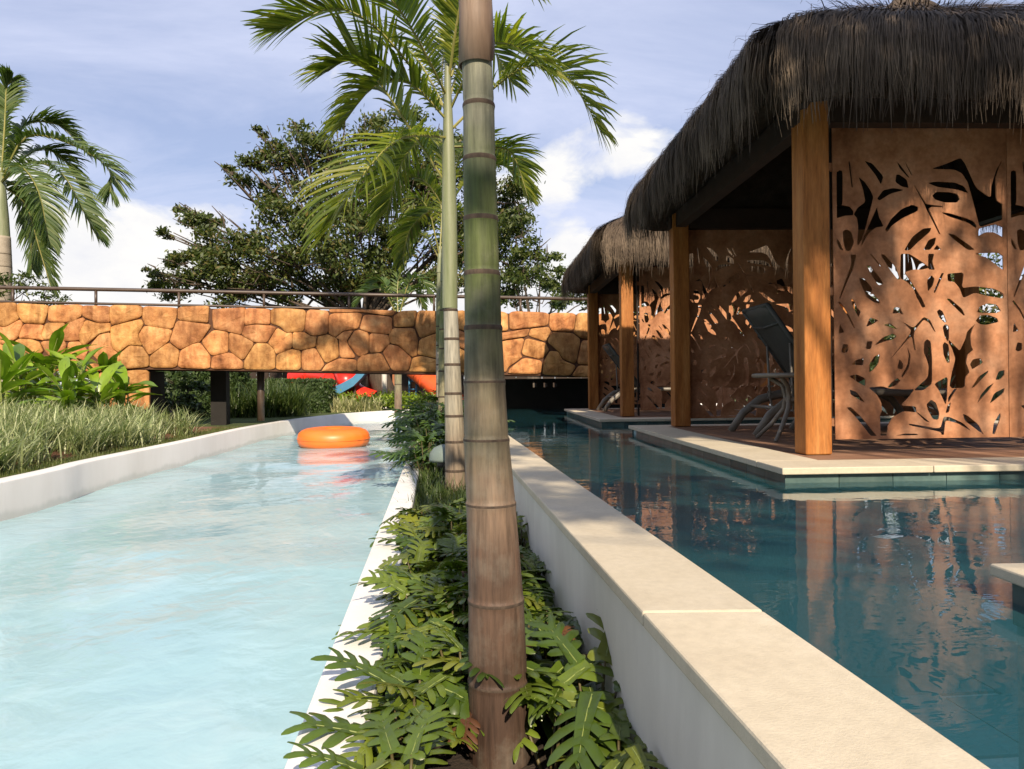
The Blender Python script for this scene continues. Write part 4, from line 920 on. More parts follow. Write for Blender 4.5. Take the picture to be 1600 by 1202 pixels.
def ringed(knots, rings, amp, step=0.012):
    """interpolate knots (z, x, r) and swell at each ring"""
    z0, z1 = knots[0][0], knots[-1][0]; out = []
    zs = sorted(set([z0 + (z1-z0)*i/90 for i in range(91)] + [r_+d for r_ in rings for d in (-.022, -.012, -.006, -.003, 0, .003, .006, .010, .018) if z0 < r_+d < z1]))
    for z in zs:
        for a, b in zip(knots[:-1], knots[1:]):
            if a[0] <= z <= b[0] + 1e-9:
                t = (z-a[0])/(b[0]-a[0]); x = a[1]+(b[1]-a[1])*t; r_ = a[2]+(b[2]-a[2])*t; break
        for q in rings:
            dz = z-q
            if abs(dz) < .03: r_ += amp*math.exp(-(dz/.008)**2) - amp*.8*math.exp(-((dz-.011)/.005)**2)
        out.append((x, z, r_))
    return out
palm1mat = trunk_mat('near_palm_bark', [(0.0, (0.048, 0.028, 0.019)), (0.2, (0.105, 0.065, 0.044)), (0.36, (0.155, 0.108, 0.074)), (0.50, (0.115, 0.105, 0.065)), (0.60, (0.082, 0.095, 0.038)), (0.74, (0.072, 0.095, 0.026)), (0.85, (0.15, 0.155, 0.11)), (1.0, (0.20, 0.18, 0.135))], 0.0, 1.95)
palm2mat = trunk_mat('mid_palm_bark', [(0.0, (0.18, 0.13, 0.09)), (0.3, (0.26, 0.23, 0.17)), (0.62, (0.31, 0.30, 0.25)), (0.66, (0.11, 0.14, 0.045)), (1.0, (0.19, 0.21, 0.12))], 0.0, 2.6)
palm3mat = trunk_mat('far_palm_bark', [(0.0, (0.20, 0.14, 0.10)), (0.4, (0.22, 0.21, 0.12)), (0.7, (0.13, 0.16, 0.05)), (1.0, (0.28, 0.26, 0.18))], 0.0, 2.8)
sheathmat = rough_mat('palm_sheath', [(0.25, (0.11, 0.068, 0.045)), (0.6, (0.22, 0.155, 0.11)), (0.8, (0.29, 0.23, 0.17))], 3, 0.6, 30, 0.3, 0.004, stretch=(6, 6, .5), fine=.3)
shaftmat = rough_mat('palm_crownshaft', [(0.25, (0.11, 0.14, 0.06)), (0.55, (0.19, 0.21, 0.12)), (0.8, (0.27, 0.28, 0.20))], 4, 0.5, 30, 0.1, 0.003, stretch=(4, 4, .4), fine=.15)
# nearest palm
Y1 = 1.86
def pk(u, v, w, Y): p = at(u, v, Y); return (p, w/2/FPX*Y)
kn = []
b1 = at(782, 1192, Y1); b1.z = Z_SOIL
p1 = thing('palm_tree', 'closest palm, thick ringed brown and green trunk rising in front of the camera', 'palm tree', (b1.x, b1.y, Z_SOIL), 0, 'palms growing along the planter')
for (u, v, w) in ((782, 1202, 98), (778, 1060, 92), (775, 935, 86), (767, 786, 77), (760, 686, 70), (757, 600, 64), (755, 513, 58), (753, 428, 55), (751, 343, 53), (749, 250, 50.5), (748, 165, 48.5), (745, 100, 47), (743, 0, 46)):
    p, r_ = pk(u, v, w, Y1); kn.append((p.z - Z_SOIL, p.x - b1.x, r_))
top = kn[-1]; kn.append((top[0] + 3.0, top[1] - .12, top[2]*.92)); kn.append((top[0] + 7.6, top[1] - .22, top[2]*.78))
rings = [at(760, v, Y1).z - Z_SOIL for v in (1062, 937, 787, 687, 597, 513, 428, 343, 250, 166)]
trunk(p1, [(x, 0, z, r_) for (x, z, r_) in ringed(kn, rings, .0022)], palm1mat, n=40, rings=rings, rw_=.0045)
# clasping leaf sheath with an oblique edge
mb = MB(); ns = 30
for i in range(9):
    for j in range(ns+1):
        q = R(150) + R(290)*j/ns; zb = at(740, 104, Y1).z - Z_SOIL - .0 + (.16*(max(0, math.cos(q-R(300))))**2*-0.0) + .17*max(0, (j/ns-.62)/.38)
        z = zb + (top[0]+.85-zb)*i/8; xc = np.interp(z, [k[0] for k in kn], [k[1] for k in kn]); rr_ = float(np.interp(z, [k[0] for k in kn], [k[2] for k in kn]))*1.045 + (.004 if i == 0 else 0)
        mb.v.append((xc + rr_*math.cos(q), rr_*math.sin(q), z))
for i in range(8):
    for j in range(ns): mb.f.append((i*(ns+1)+j, i*(ns+1)+j+1, (i+1)*(ns+1)+j+1, (i+1)*(ns+1)+j)); mb.m.append(0)
o = mb.obj('leaf_sheath', sheathmat, p1, True); m_ = o.modifiers.new('solid', 'SOLIDIFY'); m_.thickness = .003; m_.offset = 1
ct = Vector((top[1]-.22, 0, top[0]+7.6))
for k in range(12):
    q = k*2*math.pi/12 + .35; c, s_ = math.cos(q), math.sin(q); rl = 1.75 + .25*(k % 3)
    if abs(c - .45) < .4 and s_ > 0.6: rl = 1.7
    pth = bez(ct, ct + Vector((c*rl*.45, s_*rl*.45, 1.25)), ct + Vector((c*rl, s_*rl, .75 - .9*(k % 2))), 12)
    link('frond', frond_mesh('frond', pth, .4, .55, 46, .25, M['palmleaf'], .02, seed=40+k), p1)
# the one drooping frond whose leaflet tips reach into the picture
pth = [Vector(at(u, v, Y1 + d)) - Vector((b1.x, b1.y, Z_SOIL)) for u, v, d in ((750, -560, 0), (830, -420, .25), (900, -260, .45), (935, -120, .6))]
pth = bez(pth[0], pth[1] + Vector((0, 0, .25)), pth[3], 10)
link('frond', frond_mesh('frond', pth, .4, .34, 34, .35, M['palmleaf'], .016, seed=61), p1)

def palm(label, Y, prof, mat, rings_px, fronds, shaft=None, group='palms growing along the planter', ll=.45, nl=44, lw=.016, zbase=None, leaf='palmleaf', rw=.012, ramp_=.002):
    zb = Z_SOIL if zbase is None else zbase
    b = at(prof[0][0], prof[0][1], Y); b.z = zb
    t = thing('palm_tree', label, 'palm tree', (b.x, b.y, zb), 0, group)
    k_ = []
    for (u, v, w) in prof: p, r_ = pk(u, v, w, Y); k_.append((max(0, p.z - zb), p.x - b.x, r_))
    k_[0] = (0, k_[0][1], k_[0][2])
    trunk(t, [(x, 0, z, r_) for (x, z, r_) in ringed(k_, [at(700, v, Y).z - zb for v in rings_px], ramp_)], mat, n=20, rings=[at(700, v, Y).z - zb for v in rings_px], rw_=.01)
    if shaft:
        pr = []
        for (u, v, w) in shaft: p, r_ = pk(u, v, w, Y); pr.append((p.x - b.x, 0, p.z - zb, r_))
        trunk(t, pr, shaftmat, 'crownshaft', 18)
    for i, (P, sc_, dr, sd_) in enumerate(fronds):
        pts = [at(u, v, Y + d) - b for (u, v, d) in P]
        path = bez(*pts, 14) if len(pts) == 3 else [Vector((*p,)) for p in spline3(pts)]
        link('frond', frond_mesh('frond', path, .4, ll*sc_, nl, dr, M[leaf], lw, rw, seed=sd_), t)
    return t
def spline3(P, n=4):
    out = []
    for i in range(len(P)-1):
        p0, p1_, p2, p3 = [Vector(P[max(0, min(len(P)-1, k))]) for k in (i-1, i, i+1, i+2)]
        for k in range(n):
            t = k/n; out.append(0.5*((2*p1_)+(p2-p0)*t+(2*p0-5*p1_+4*p2-p3)*t*t+(3*p1_-p0-3*p2+p3)*t**3))
    out.append(Vector(P[-1])); return out
palm('second palm of the planter, pale ringed trunk and big arching fronds', 5.9,
     [(712, 790, 34), (711, 690, 31), (708, 610, 27), (706, 540, 24), (704, 482, 22), (703, 360, 22), (702, 250, 17)], palm2mat, [786, 735, 690, 650, 615, 570, 530, 485],
     [([(690,165,0),(600,55,-.25),(535,14,-.4),(480,26,-.5),(436,48,-.55)], 1.05, .16, 1),
      ([(692,280,0),(640,200,-.2),(585,120,-.35),(545,95,-.42),(512,112,-.5)], 1.0, .22, 2),
      ([(700,215,0),(630,215,-.5),(570,270,-.85),(520,350,-1.0)], 1.2, .34, 3),
      ([(708,200,0),(775,135,.1),(830,103,.2),(890,125,.3),(938,205,.35)], 1.0, .42, 4),
      ([(705,120,0),(740,10,.3),(790,-40,.5),(835,-20,.6)], .95, .22, 5),
      ([(703,140,0),(700,0,.3),(672,-90,.5),(610,-130,.6)], 1.0, .15, 6),
      ([(706,230,0),(760,230,.6),(800,240,.9),(824,305,1.0)], .7, .35, 7),
      ([(703,150,0),(735,60,.8),(760,60,1.2),(800,130,1.5)], .9, .3, 9),
      ([(700,180,0),(650,90,.8),(600,60,1.2),(560,90,1.5)], .9, .25, 10),
      ([(700,225,0),(660,215,.5),(625,260,.7),(605,330,.8)], 1.0, .3, 13), ([(700,190,0),(640,130,-.2),(585,135,-.3),(535,195,-.4)], 1.05, .3, 12),
      ([(698,150,0),(640,40,-.5),(590,-20,-.8),(540,-30,-1.0)], 1.0, .2, 11), 
       ([(704,170,0),(750,80,-.3),(800,70,-.5),(850,110,-.6)], .95, .35, 14),
      ([(700,190,0),(690,120,1),(700,70,1.4),(730,60,1.6)], .9, .2, 15), ([(702,120,0),(715,30,-.2),(735,-50,-.4),(790,-120,-.5)], .95, .2, 16)],
     [(703, 482, 24), (703, 420, 24), (702, 330, 24), (701, 250, 20), (700, 180, 15), (699, 110, 9), (698, 40, 5)], ll=.54, nl=62, lw=.0135)
palm('third palm of the planter, slender greenish trunk partly hidden by the second', 10.0,
     [(694, 745, 18), (693, 690, 17), (692, 600, 15), (693, 520, 14), (695, 440, 13), (697, 380, 11)], palm3mat, [735, 690, 655, 620, 580, 545, 515, 485],
     [([(697,330,0),(660,280,-.3),(620,290,-.5),(590,350,-.6)], .9, .3, 21), ([(697,330,0),(740,270,.3),(790,260,.5),(825,310,.6)], .9, .3, 22),
      ([(697,320,0),(690,240,.3),(660,210,.6),(630,230,.7)], .9, .25, 23), ([(697,325,0),(720,240,.5),(750,225,.7),(775,250,.9)], .9, .25, 24),
      ([(697,335,0),(670,330,.5),(640,360,.8),(628,410,.9)], .8, .35, 25)],
     [(695, 440, 14.5), (697, 390, 14), (697, 340, 9), (697, 310, 4)], ll=.55, nl=50, lw=.024)
palm('fourth palm of the planter, thinnest pale trunk with a small light green crown', 13.6,
     [(686, 705, 9.5), (686, 640, 9), (685, 560, 8), (685, 470, 7.5), (686, 425, 6)], palm2mat, [690, 660, 630, 600, 570, 540, 510],
     [([(687,400,0),(670,330,-.3),(650,310,-.4),(640,350,-.5)], .75, .3, 31), ([(687,400,0),(690,330,.1),(683,295,.1),(668,290,.1)], .7, .2, 32),
      ([(687,400,0),(700,340,.2),(720,330,.2),(735,370,.3)], .75, .3, 33), ([(687,405,0),(665,370,.3),(645,375,.5),(632,420,.6)], .75, .3, 34), ([(687,405,0),(705,375,.4),(722,385,.5),(735,430,.6)], .7, .3, 35)],
     [(686, 426, 8), (687, 405, 7), (687, 385, 4)], ll=.5, nl=30, lw=.022, rw=.018)
# royal palm on the left
palm('tall royal palm at the left edge with bushy drooping fronds', 21.0,
     [(4, 640, 22), (4, 500, 25), (4, 420, 26), (4, 370, 22)], rough_mat('royal_palm_bark', [(0.3, (0.26, 0.22, 0.17)), (0.7, (0.40, 0.35, 0.28))], 3, .8, 30, .3, .01), [600, 560, 520, 480, 450, 430, 410, 390],
     [([(2,285,0),(40,215,-.3),(110,225,-.6),(168,262,-.8),(172,300,-.8)], 1.15, .42, 71), ([(2,285,0),(45,255,-1),(95,270,-1.6),(130,330,-1.8),(148,365,-1.8)], 1.15, .4, 72),
      ([(2,285,0),(8,190,0),(10,140,.2),(18,126,.2)], .9, .5, 73), ([(2,285,0),(35,200,.8),(90,195,1.4),(130,235,1.6)], 1.1, .4, 74),
      ([(2,290,0),(40,320,.6),(62,390,1),(80,450,1.2)], 1.0, .3, 75), ([(2,288,0),(25,290,1.2),(45,340,1.8),(50,420,2)], 1.1, .35, 76),
      ([(2,285,0),(-50,215,-.3),(-110,225,-.6),(-160,290,-.8)], 1.1, .42, 77), ([(2,285,0),(-40,260,1),(-85,300,1.5),(-110,370,1.8)], 1.1, .4, 78),
      ([(2,285,0),(-20,190,.6),(-60,160,1),(-90,185,1.2)], 1.1, .4, 79), ([(2,285,0),(55,235,1.6),(100,250,2.4),(140,320,2.7)], 1.1, .4, 80), ([(2,285,0),(30,260,-1.8),(60,300,-2.6),(75,375,-2.8)], 1.1, .4, 81)],
     [(4, 372, 21), (3, 340, 19), (2, 300, 14), (2, 270, 8)], 'royal palms', ll=.92, nl=110, lw=.032, zbase=Z_GND, leaf='royalleaf', rw=.035, ramp_=.006)
# small palm behind the bridge
palm('small feathery yellow-green palm just behind the bridge railing', 19.0,
     [(622, 640, 12), (622, 560, 11), (622, 500, 9)], palm3mat, [600, 560, 530],
     [([(622,500,0),(600,455,-.4),(575,455,-.6),(556,480,-.7)], .8, .3, 91), ([(622,500,0),(640,440,-.2),(660,440,-.4),(672,470,-.5)], .8, .3, 92), ([(622,500,0),(622,440,.2),(635,405,.2),(640,400,.2)], .8, .25, 93),
      ([(622,500,0),(605,450,.3),(590,440,.4),(570,455,.5)], .8, .3, 94), ([(622,500,0),(635,460,.8),(650,455,1),(660,480,1.2)], .8, .3, 95)],
     None, 'small palms behind the bridge', ll=.6, nl=34, lw=.03, zbase=Z_GND, leaf='royalleaf', rw=.02)

# ------------------------------------------------------------------ broadleaf trees
def leaf_quads(C, size, r_, upbias=.5):
    n_ = len(C); a = r_.normal(size=(n_, 3)); a /= np.linalg.norm(a, axis=1)[:, None]
    b = r_.normal(size=(n_, 3)); b[:, 2] *= upbias; b -= a*(a*b).sum(1)[:, None]; b /= np.linalg.norm(b, axis=1)[:, None]
    L_ = size*r_.uniform(.7, 1.3, (n_, 1)); w = L_*.42
    V = np.stack([C - a*L_, C + b*w, C + a*L_, C - b*w], 1).reshape(-1, 3)
    return V, np.arange(n_*4).reshape(-1, 4)
def clump_points(cs, per, r_, flat=.75):
    P = []
    for (c, rad) in cs:
        k = max(6, int(per*rad**2)); sub = max(3, int(7*rad))
        d = r_.normal(size=(sub, 3)); d /= np.linalg.norm(d, axis=1)[:, None]
        sc_ = np.array(c) + d*rad*r_.uniform(.35, 1.0, (sub, 1))*np.array([1, 1, flat])
        w = r_.integers(0, sub, k); e = r_.normal(size=(k, 3))*rad*.24*np.array([1.15, 1.15, .6])
        P.append(sc_[w] + e)
    return np.concatenate(P)
def tree(label, base, trunk_r, cs, per, size, mat, seed, name='broadleaf_tree', group=None, forks=3, cat='tree', bark=None):
    r_ = np.random.default_rng(seed); rn = random.Random(seed); base = Vector(base)
    t = thing(name, label, cat, base, 0, group)
    mean = sum((Vector(c) for c, _ in cs), Vector())/len(cs)
    fork = Vector((base.x*.6+mean.x*.4, base.y*.6+mean.y*.4, base.z + (mean.z-base.z)*.42)) - base
    mb = MB(); mb.tube([Vector((0, 0, -.1)), fork*.5 + Vector((rn.uniform(-.1, .1), 0, 0)), fork], [trunk_r*1.25, trunk_r, trunk_r*.8], 10)
    for c, rad in cs:
        e = Vector(c) - base; mid = fork.lerp(e, .5) + Vector((rn.uniform(-.3, .3), rn.uniform(-.3, .3), rn.uniform(-.3, .5)))*min(1.6, e.length*.35)
        mb.tube(bez(fork, mid, e, 6), [trunk_r*.34*(1-.82*i/5)*min(1, .35+rad*.3) for i in range(6)], 6)
        for _ in range(forks):
            d = Vector((rn.gauss(0, 1), rn.gauss(0, 1), rn.gauss(.2, .7))).normalized()*rad*.95
            s0 = fork.lerp(e, rn.uniform(.65, 1)); mb.tube([s0, s0 + d*.5 + Vector((0, 0, .08)), e + d], [trunk_r*.14, trunk_r*.09, trunk_r*.03], 4, cap=False)
    mb.obj('trunk', bark or M['bark'], t, True)
    P = clump_points([((Vector(c)-base)[:], rad) for c, rad in cs], per, r_)
    V, F = leaf_quads(P, size, r_)
    link('crown', npmesh('crown', V, F, mat), t); return t
def px_cl(L_): return [((lambda p: (p.x, p.y, p.z))(at(u, v, Y)), r_/FPX*Y) for (u, v, r_, Y) in L_]
big = [(425,235,28,24.5),(470,215,38,24),(400,262,28,24),(455,270,42,25),(520,245,48,24),(585,215,44,24.5),(640,200,38,25),(700,220,40,26),(400,300,36,25),(470,320,50,23.5),(540,310,58,24),(610,290,58,24.5),(690,290,58,25),(760,330,48,26),
       (300,345,30,24.5),(260,405,26,25),(330,380,40,24),(390,365,48,23.5),(300,430,36,24.5),(365,430,46,23.5),(445,400,52,23),(520,395,50,22.5),(600,385,48,24),(450,445,44,24),(530,448,46,24),(370,465,40,24),(270,450,28,25),(620,440,34,25),(690,390,48,26),(730,440,44,25),(660,330,45,24),(560,350,45,22.5),
       (255,365,16,25),(235,425,14,25),(285,330,16,25),(350,258,16,24.5),(410,208,15,24.5),(525,200,20,24.5)]
big += [(740,255,48,25),(785,300,40,25.5),(720,350,48,25),(790,365,40,25),(700,250,44,24.5),(640,380,44,24),(660,430,40,24.5),(250,440,26,24),(300,395,28,24),(345,420,34,23.5),(335,345,24,24.5),(410,420,40,23),(480,360,44,23),(580,430,44,24),(640,250,44,24.5)]
tree('wide dark spreading tree filling the sky behind the bridge', (*at(610, 640, 24.5)[:2], Z_GND), .34, px_cl(big), 1500, .085, M['treeleaf'], 11, forks=5)
tree('bushy green tree right of the near palm, behind the far gazebo', (*at(830, 640, 23)[:2], Z_GND), .2, px_cl([(800,350,34,23),(835,385,30,23),(790,400,38,23.5),(830,430,40,23),(870,440,30,23),(795,455,36,23.5),(855,400,20,23),(900,455,30,24),(815,330,20,23),(940,465,30,24.5),(865,470,26,22.5)]), 1500, .085, M['bushleaf'], 12)
tree('leafy shrub at the left edge under the royal palm', (*at(30, 640, 19)[:2], Z_GND), .1, px_cl([(10,440,24,19),(45,445,24,19),(70,462,18,19),(25,465,26,19),(-30,440,30,19),(85,470,14,19),(50,480,24,19)]), 900, .06, M['bushleaf'], 13, 'shrub', cat='shrub')
tree('small pale tree far behind the left end of the railing', (*at(85, 630, 34)[:2], Z_GND), .12, px_cl([(85,458,12,34),(70,466,10,34),(102,466,12,34),(90,480,14,34),(60,485,12,34)]), 420, .09, M['bushleaf'], 14)
for lb_, cs, sd_ in (('dark green tree standing behind the thatched gazebos, right of the bridge', [(1010,470,40,25),(1060,440,48,26),(1110,480,50,25),(1000,520,46,25),(1080,540,50,25),(1150,520,50,26)], 15),
                     ('dark green tree far right behind the nearest gazebo', [(1420,470,60,20),(1500,440,60,21),(1570,480,60,20),(1480,530,60,20),(1400,550,50,20),(1640,450,60,21)], 16),
                     ('dark green tree seen through the leaf screens behind the nearest gazebo', [(1230,480,55,22),(1290,450,50,22.5),(1340,490,50,22),(1260,540,55,22),(1330,560,50,22)], 18)):
    u_ = sum(c[0] for c in cs)/len(cs); tree(lb_, (*at(u_, 640, cs[0][3])[:2], Z_GND), .18, px_cl(cs), 1000, .09, M['treeleaf'], sd_)
# dark shrub in the shade under the bridge
tree('dark shrub in the shade under the left end of the bridge', (*at(268, 660, 16.4)[:2], Z_GND), .05, px_cl([(240,600,20,16.8),(270,595,22,17),(300,605,22,17),(250,630,22,16.8),(285,635,22,16.8),(310,640,18,16.6),(230,640,18,16.6)]), 2600, .07, M['hedgeleaf'], 17, 'shrub', cat='shrub')
# unseen tree added behind the camera, clumps placed to shade coping, palms and gazebos
def shade_tree(label, c, rad, nclump, per, seed, zr):
    rn = random.Random(seed); cs = []
    for _ in range(nclump):
        q = rn.uniform(0, 6.28); rr_ = rad*math.sqrt(rn.random()); cs.append(((c[0]+rr_*math.cos(q), c[1]+rr_*math.sin(q), rn.uniform(*zr)), rn.uniform(.45, .8)))
    return tree(label, (c[0], c[1], Z_GND), .16, cs, per, .075, M['treeleaf'], seed, group='shade trees behind the photographer')
rn = random.Random(21); cs = [((rn.uniform(2.45, 6.6), rn.uniform(-3.4, -1.8), rn.uniform(7.75, 9.3)), rn.uniform(.45, .65)) for _ in range(40)]
cs += [((rn.uniform(2.65, 3.5), rn.uniform(-2.9, -2.1), rn.uniform(6.95, 7.8)), rn.uniform(.3, .42)) for _ in range(8)]
cs += [((rn.uniform(1.0, 2.3), rn.uniform(-4.4, -2.6), rn.uniform(5.0, 6.6)), rn.uniform(.3, .5)) for _ in range(9)]
tree('tall unseen tree added behind the photographer to shade the coping and nearest gazebo', (5.2, -4.6, Z_DECK), .16, cs, 700, .075, M['treeleaf'], 21)

for i, (x_, y_, hh, wd) in enumerate(((-10, -14, 8.5, 3.0), (-4.5, -15, 9.0, 3.0), (0.5, -15, 9.0, 3.0), (5.8, -14, 9.0, 3.0), (11, -11, 9.0, 3.0), (14, -4, 8.5, 3.0), (14.5, 3.5, 8, 2.8), (14, 10.5, 8, 2.8))):  # unseen trees added to cut low sky light from behind and right
    rn = random.Random(70+i); cs = [((x_+rn.gauss(0, wd*.5), y_+rn.gauss(0, wd*.35), rn.uniform(1.4, hh)), rn.uniform(1.0, 1.5)) for _ in range(30)]
    tree('unseen evergreen added to block low sky behind the photographer, ' + ('far left', 'left', 'middle', 'right', 'far right', 'pool side', 'gazebo side', 'beyond the gazebos')[i], (x_, y_, Z_GND), .16, cs, 110, .17, M['treeleaf'], 70+i, group='unseen evergreens added to block sky light', forks=1)

ORD = ['first', 'second', 'third', 'fourth', 'fifth', 'sixth', 'seventh', 'eighth', 'ninth', 'tenth', 'eleventh', 'twelfth', 'thirteenth', 'fourteenth', 'fifteenth', 'sixteenth', 'seventeenth', 'eighteenth']
# ------------------------------------------------------------------ hedge, beds and grasses
def hedge(label, x0, x1, y0, y1, z0, z1, rz, loc, nleaf, seed, mat='hedgeleaf', size=.035):
    r_ = np.random.default_rng(seed); t = thing('hedge', label, 'hedge', loc, rz)
    o = MB().box((x0+.06, y0+.06, z0), (x1-.06, y1-.06, z1-.06)).obj('hedge_core', M['hedgeleaf'], t)
    P = np.stack([r_.uniform(x0, x1, nleaf), r_.uniform(y0, y1, nleaf), r_.uniform(z0, z1, nleaf)], 1)
    f = r_.random(nleaf); j = r_.normal(0, .025, nleaf)
    P[f < .4, 1] = y0 + j[f < .4]; m_ = (f >= .4) & (f < .7); P[m_, 2] = z1 + j[m_]; m_ = f >= .85; P[m_, 0] = x1 + j[m_]; m_ = (f >= .7) & (f < .85); P[m_, 0] = x0 + j[m_]
    V, F = leaf_quads(P, size, r_); link('foliage', npmesh('foliage', V, F, M[mat]), t); return t
hedge('dark unclipped hedge in the shade behind the left bridge pier', 0, 2.7, 0, .9, -.2, 1.25, .0, (at(205, 640, 18.6).x, 18.6, Z_GND), 7000, 33, size=.06)
h0 = at(350, 640, 20.5)
hedge('clipped dark green box hedge seen under the bridge', 0, 2.85, 0, 1.2, -.2, .92, .03, (h0.x, h0.y, Z_GND), 9000, 31, size=.045)
hedge('long green hedge behind the pool to the right of the gazebos', 0, 1.2, -6, 14, -.1, 1.0, 0, (8.6, 4.5, Z_GND), 9000, 32, size=.08)

def grass_clump(n_, L_, spread, w, mat, seed, droop=.9):
    rn = random.Random(seed); V = []; F = []
    for i in range(n_):
        q = rn.uniform(0, 6.28); b = Vector((rn.gauss(0, spread*.25), rn.gauss(0, spread*.25), -.02)); ln = L_*rn.uniform(.6, 1.1)
        el = R(rn.uniform(48, 86)); d = Vector((math.cos(q)*math.cos(el), math.sin(q)*math.cos(el), math.sin(el))); lat = Vector((-math.sin(q), math.cos(q), 0)); o = len(V); p = b; sg = 4
        dr = droop*rn.uniform(.4, 1.2)
        for j in range(sg+1):
            ww = w*rn.uniform(.95, 1.05)*(.7, 1, .95, .65, .05)[j]; V.append(tuple(p-lat*ww)); V.append(tuple(p+lat*ww))
            p = p + d*(ln/sg); d = (d + Vector((math.cos(q)*.15, math.sin(q)*.15, -.28))*dr*(j+1)*.5).normalized()
        for j in range(sg): F.append((o+2*j, o+2*j+1, o+2*j+3, o+2*j+2))
    return npmesh('grass_clump', V, F, mat)
VG = [grass_clump(170, .56, .40, .0068, M['vargrass'], 100+i) for i in range(5)]
CG = [grass_clump(46, .58, .40, .016, M['creamgrass'], 110+i) for i in range(3)]
DG = [grass_clump(130, 1.05, .55, .012, M['darkgrass'], 120+i) for i in range(3)]
MG = [grass_clump(120, .30, .22, .0035, M['darkgrass'], 130+i, 1.2) for i in range(4)]
def bedz(x, y): return Z_GND + 0.05 + 0.22*min(1, max(0, (-(x) - 4.6)/2.0))
# flower bed mound
mb = MB(); nx, ny = 26, 34
def lwx(y):
    for a, b in zip(LO[:-1], LO[1:]):
        if a.y <= y <= b.y: return a.x + (b.x-a.x)*(y-a.y)/(b.y-a.y)
    return LO[0].x
for j in range(ny+1):
    y_ = 3.5 + 10.2*j/ny; xr = lwx(y_) - .42
    for i in range(nx+1):
        s_ = i/nx; x_ = xr - 6.5*s_
        z_ = Z_GND + .004 + .30*(1-math.exp(-s_*5))*min(1, 4*(1-j/ny)+.05) + random.uniform(-.012, .012); mb.v.append((x_, y_, z_))
for j in range(ny):
    for i in range(nx): a = j*(nx+1)+i; mb.f.append((a+1, a, a+nx+1, a+nx+2)); mb.m.append(0)
bed = tag(mb.obj('flower_bed', M['soil'], smooth=True), kind='structure')
def bed_h(x, y):
    s_ = max(0, (lwx(y) - .42 - x)/6.5); j = (y-3.5)/10.2
    return Z_GND + .30*(1-math.exp(-s_*5))*min(1, max(0, 4*(1-j)+.05))
rn = random.Random(77)
cl = []
for row in range(6):
    for k in range(15):
        y_ = 4.9 + k*.46 + rn.uniform(-.15, .15); x_ = lwx(y_) - .58 - row*.40 + rn.uniform(-.10, .10)
        if row == 0 and rn.random() < .12: continue
        if y_ > 11.0 and row > 3: continue
        cl.append((x_, y_, row, k))
for i, (x_, y_, row, k) in enumerate(cl):
    o = link('grass_clump', VG[i % 5], None, (x_, y_, bed_h(x_, y_)-.01), (0, 0, rn.uniform(0, 6.28))); s_ = rn.uniform(.85, 1.15); o.scale = (s_*1.1, s_*1.1, s_*rn.uniform(.8, .95))
    tag(o, 'striped grass clump in left bed, %s row from the wall, %s towards the bridge' % (ORD[row], ORD[k]), 'grass clump', 'striped grass clumps in the left bed')
# clumps behind the far wall, past the bridge
for i in range(16):
    u = 352 + i*7.5; v = 652 - i*.5; p = atz(u, 661 - i*1.1, Z_GND + .0); y_ = 18.4 + rn.uniform(-.5, 1.2); x_ = at(u, 600, y_).x
    tag(link('grass_clump', DG[i % 3], None, (x_, y_, Z_GND-.01), (0, 0, rn.uniform(0, 6))), 'dark green grass clump, %s from the left before the clipped hedge under the bridge' % ORD[i], 'grass clump', 'dark grass clumps before the hedge')
for i in range(13):
    u = 470 + i*9.5; y_ = 20.9 + .05*i + rn.uniform(-.2, .4); x_ = at(u, 600, y_).x
    tag(link('grass_clump', CG[i % 3], None, (x_, y_, Z_GND-.01), (0, 0, rn.uniform(0, 6))), 'cream striped grass clump, %s from the left on the sunny far bank of the channel' % ORD[i], 'grass clump', 'cream grass clumps on the far bank')
# lime shrubs along the far bank
for i in range(15):
    u = 492 + i*14 + rn.uniform(-3, 3); y_ = 21.9 + rn.uniform(-.2, .4) + .06*i; p = at(u, 600, y_); r_ = np.random.default_rng(300+i)
    t = thing('lime_shrub', 'bright lime-green shrub, %s from the left in the low row before the playground' % ORD[i], 'shrub', (p.x, y_, Z_GND), 0, 'lime shrubs before the playground')
    P = r_.normal(size=(420, 3))*np.array([.21, .18, .11]) + np.array([0, 0, .28]); V, F = leaf_quads(P, .055, r_); link('foliage', npmesh('foliage', V, F, M['limeleaf']), t)
    mb = MB()
    for q in range(5): mb.tube([(0, 0, 0), (rn.uniform(-.15, .15), rn.uniform(-.15, .15), .3)], .008, 4)
    mb.obj('stem', M['petiole'], t)
# lawn strip beside the channel wall
r_ = np.random.default_rng(5); V = []; F = []
for _ in range(9000):
    y_ = r_.uniform(4.5, 13.5); x_ = lwx(y_) - .03 - .55*r_.random()**1.4; q = r_.uniform(0, 6.28); L_ = r_.uniform(.025, .06); d = np.array([math.cos(q)*.4, math.sin(q)*.4, 1])*L_; lt = np.array([-math.sin(q), math.cos(q), 0])*.004; b = np.array([x_, y_, Z_GND])
    o = len(V); V += [b-lt, b+lt, b+d]; F.append((o, o+1, o+2))
tag(link('grass', npmesh('grass', V, F, M['lawnblade'])), 'short mown grass along the back of the channel wall', 'grass', kind='stuff')

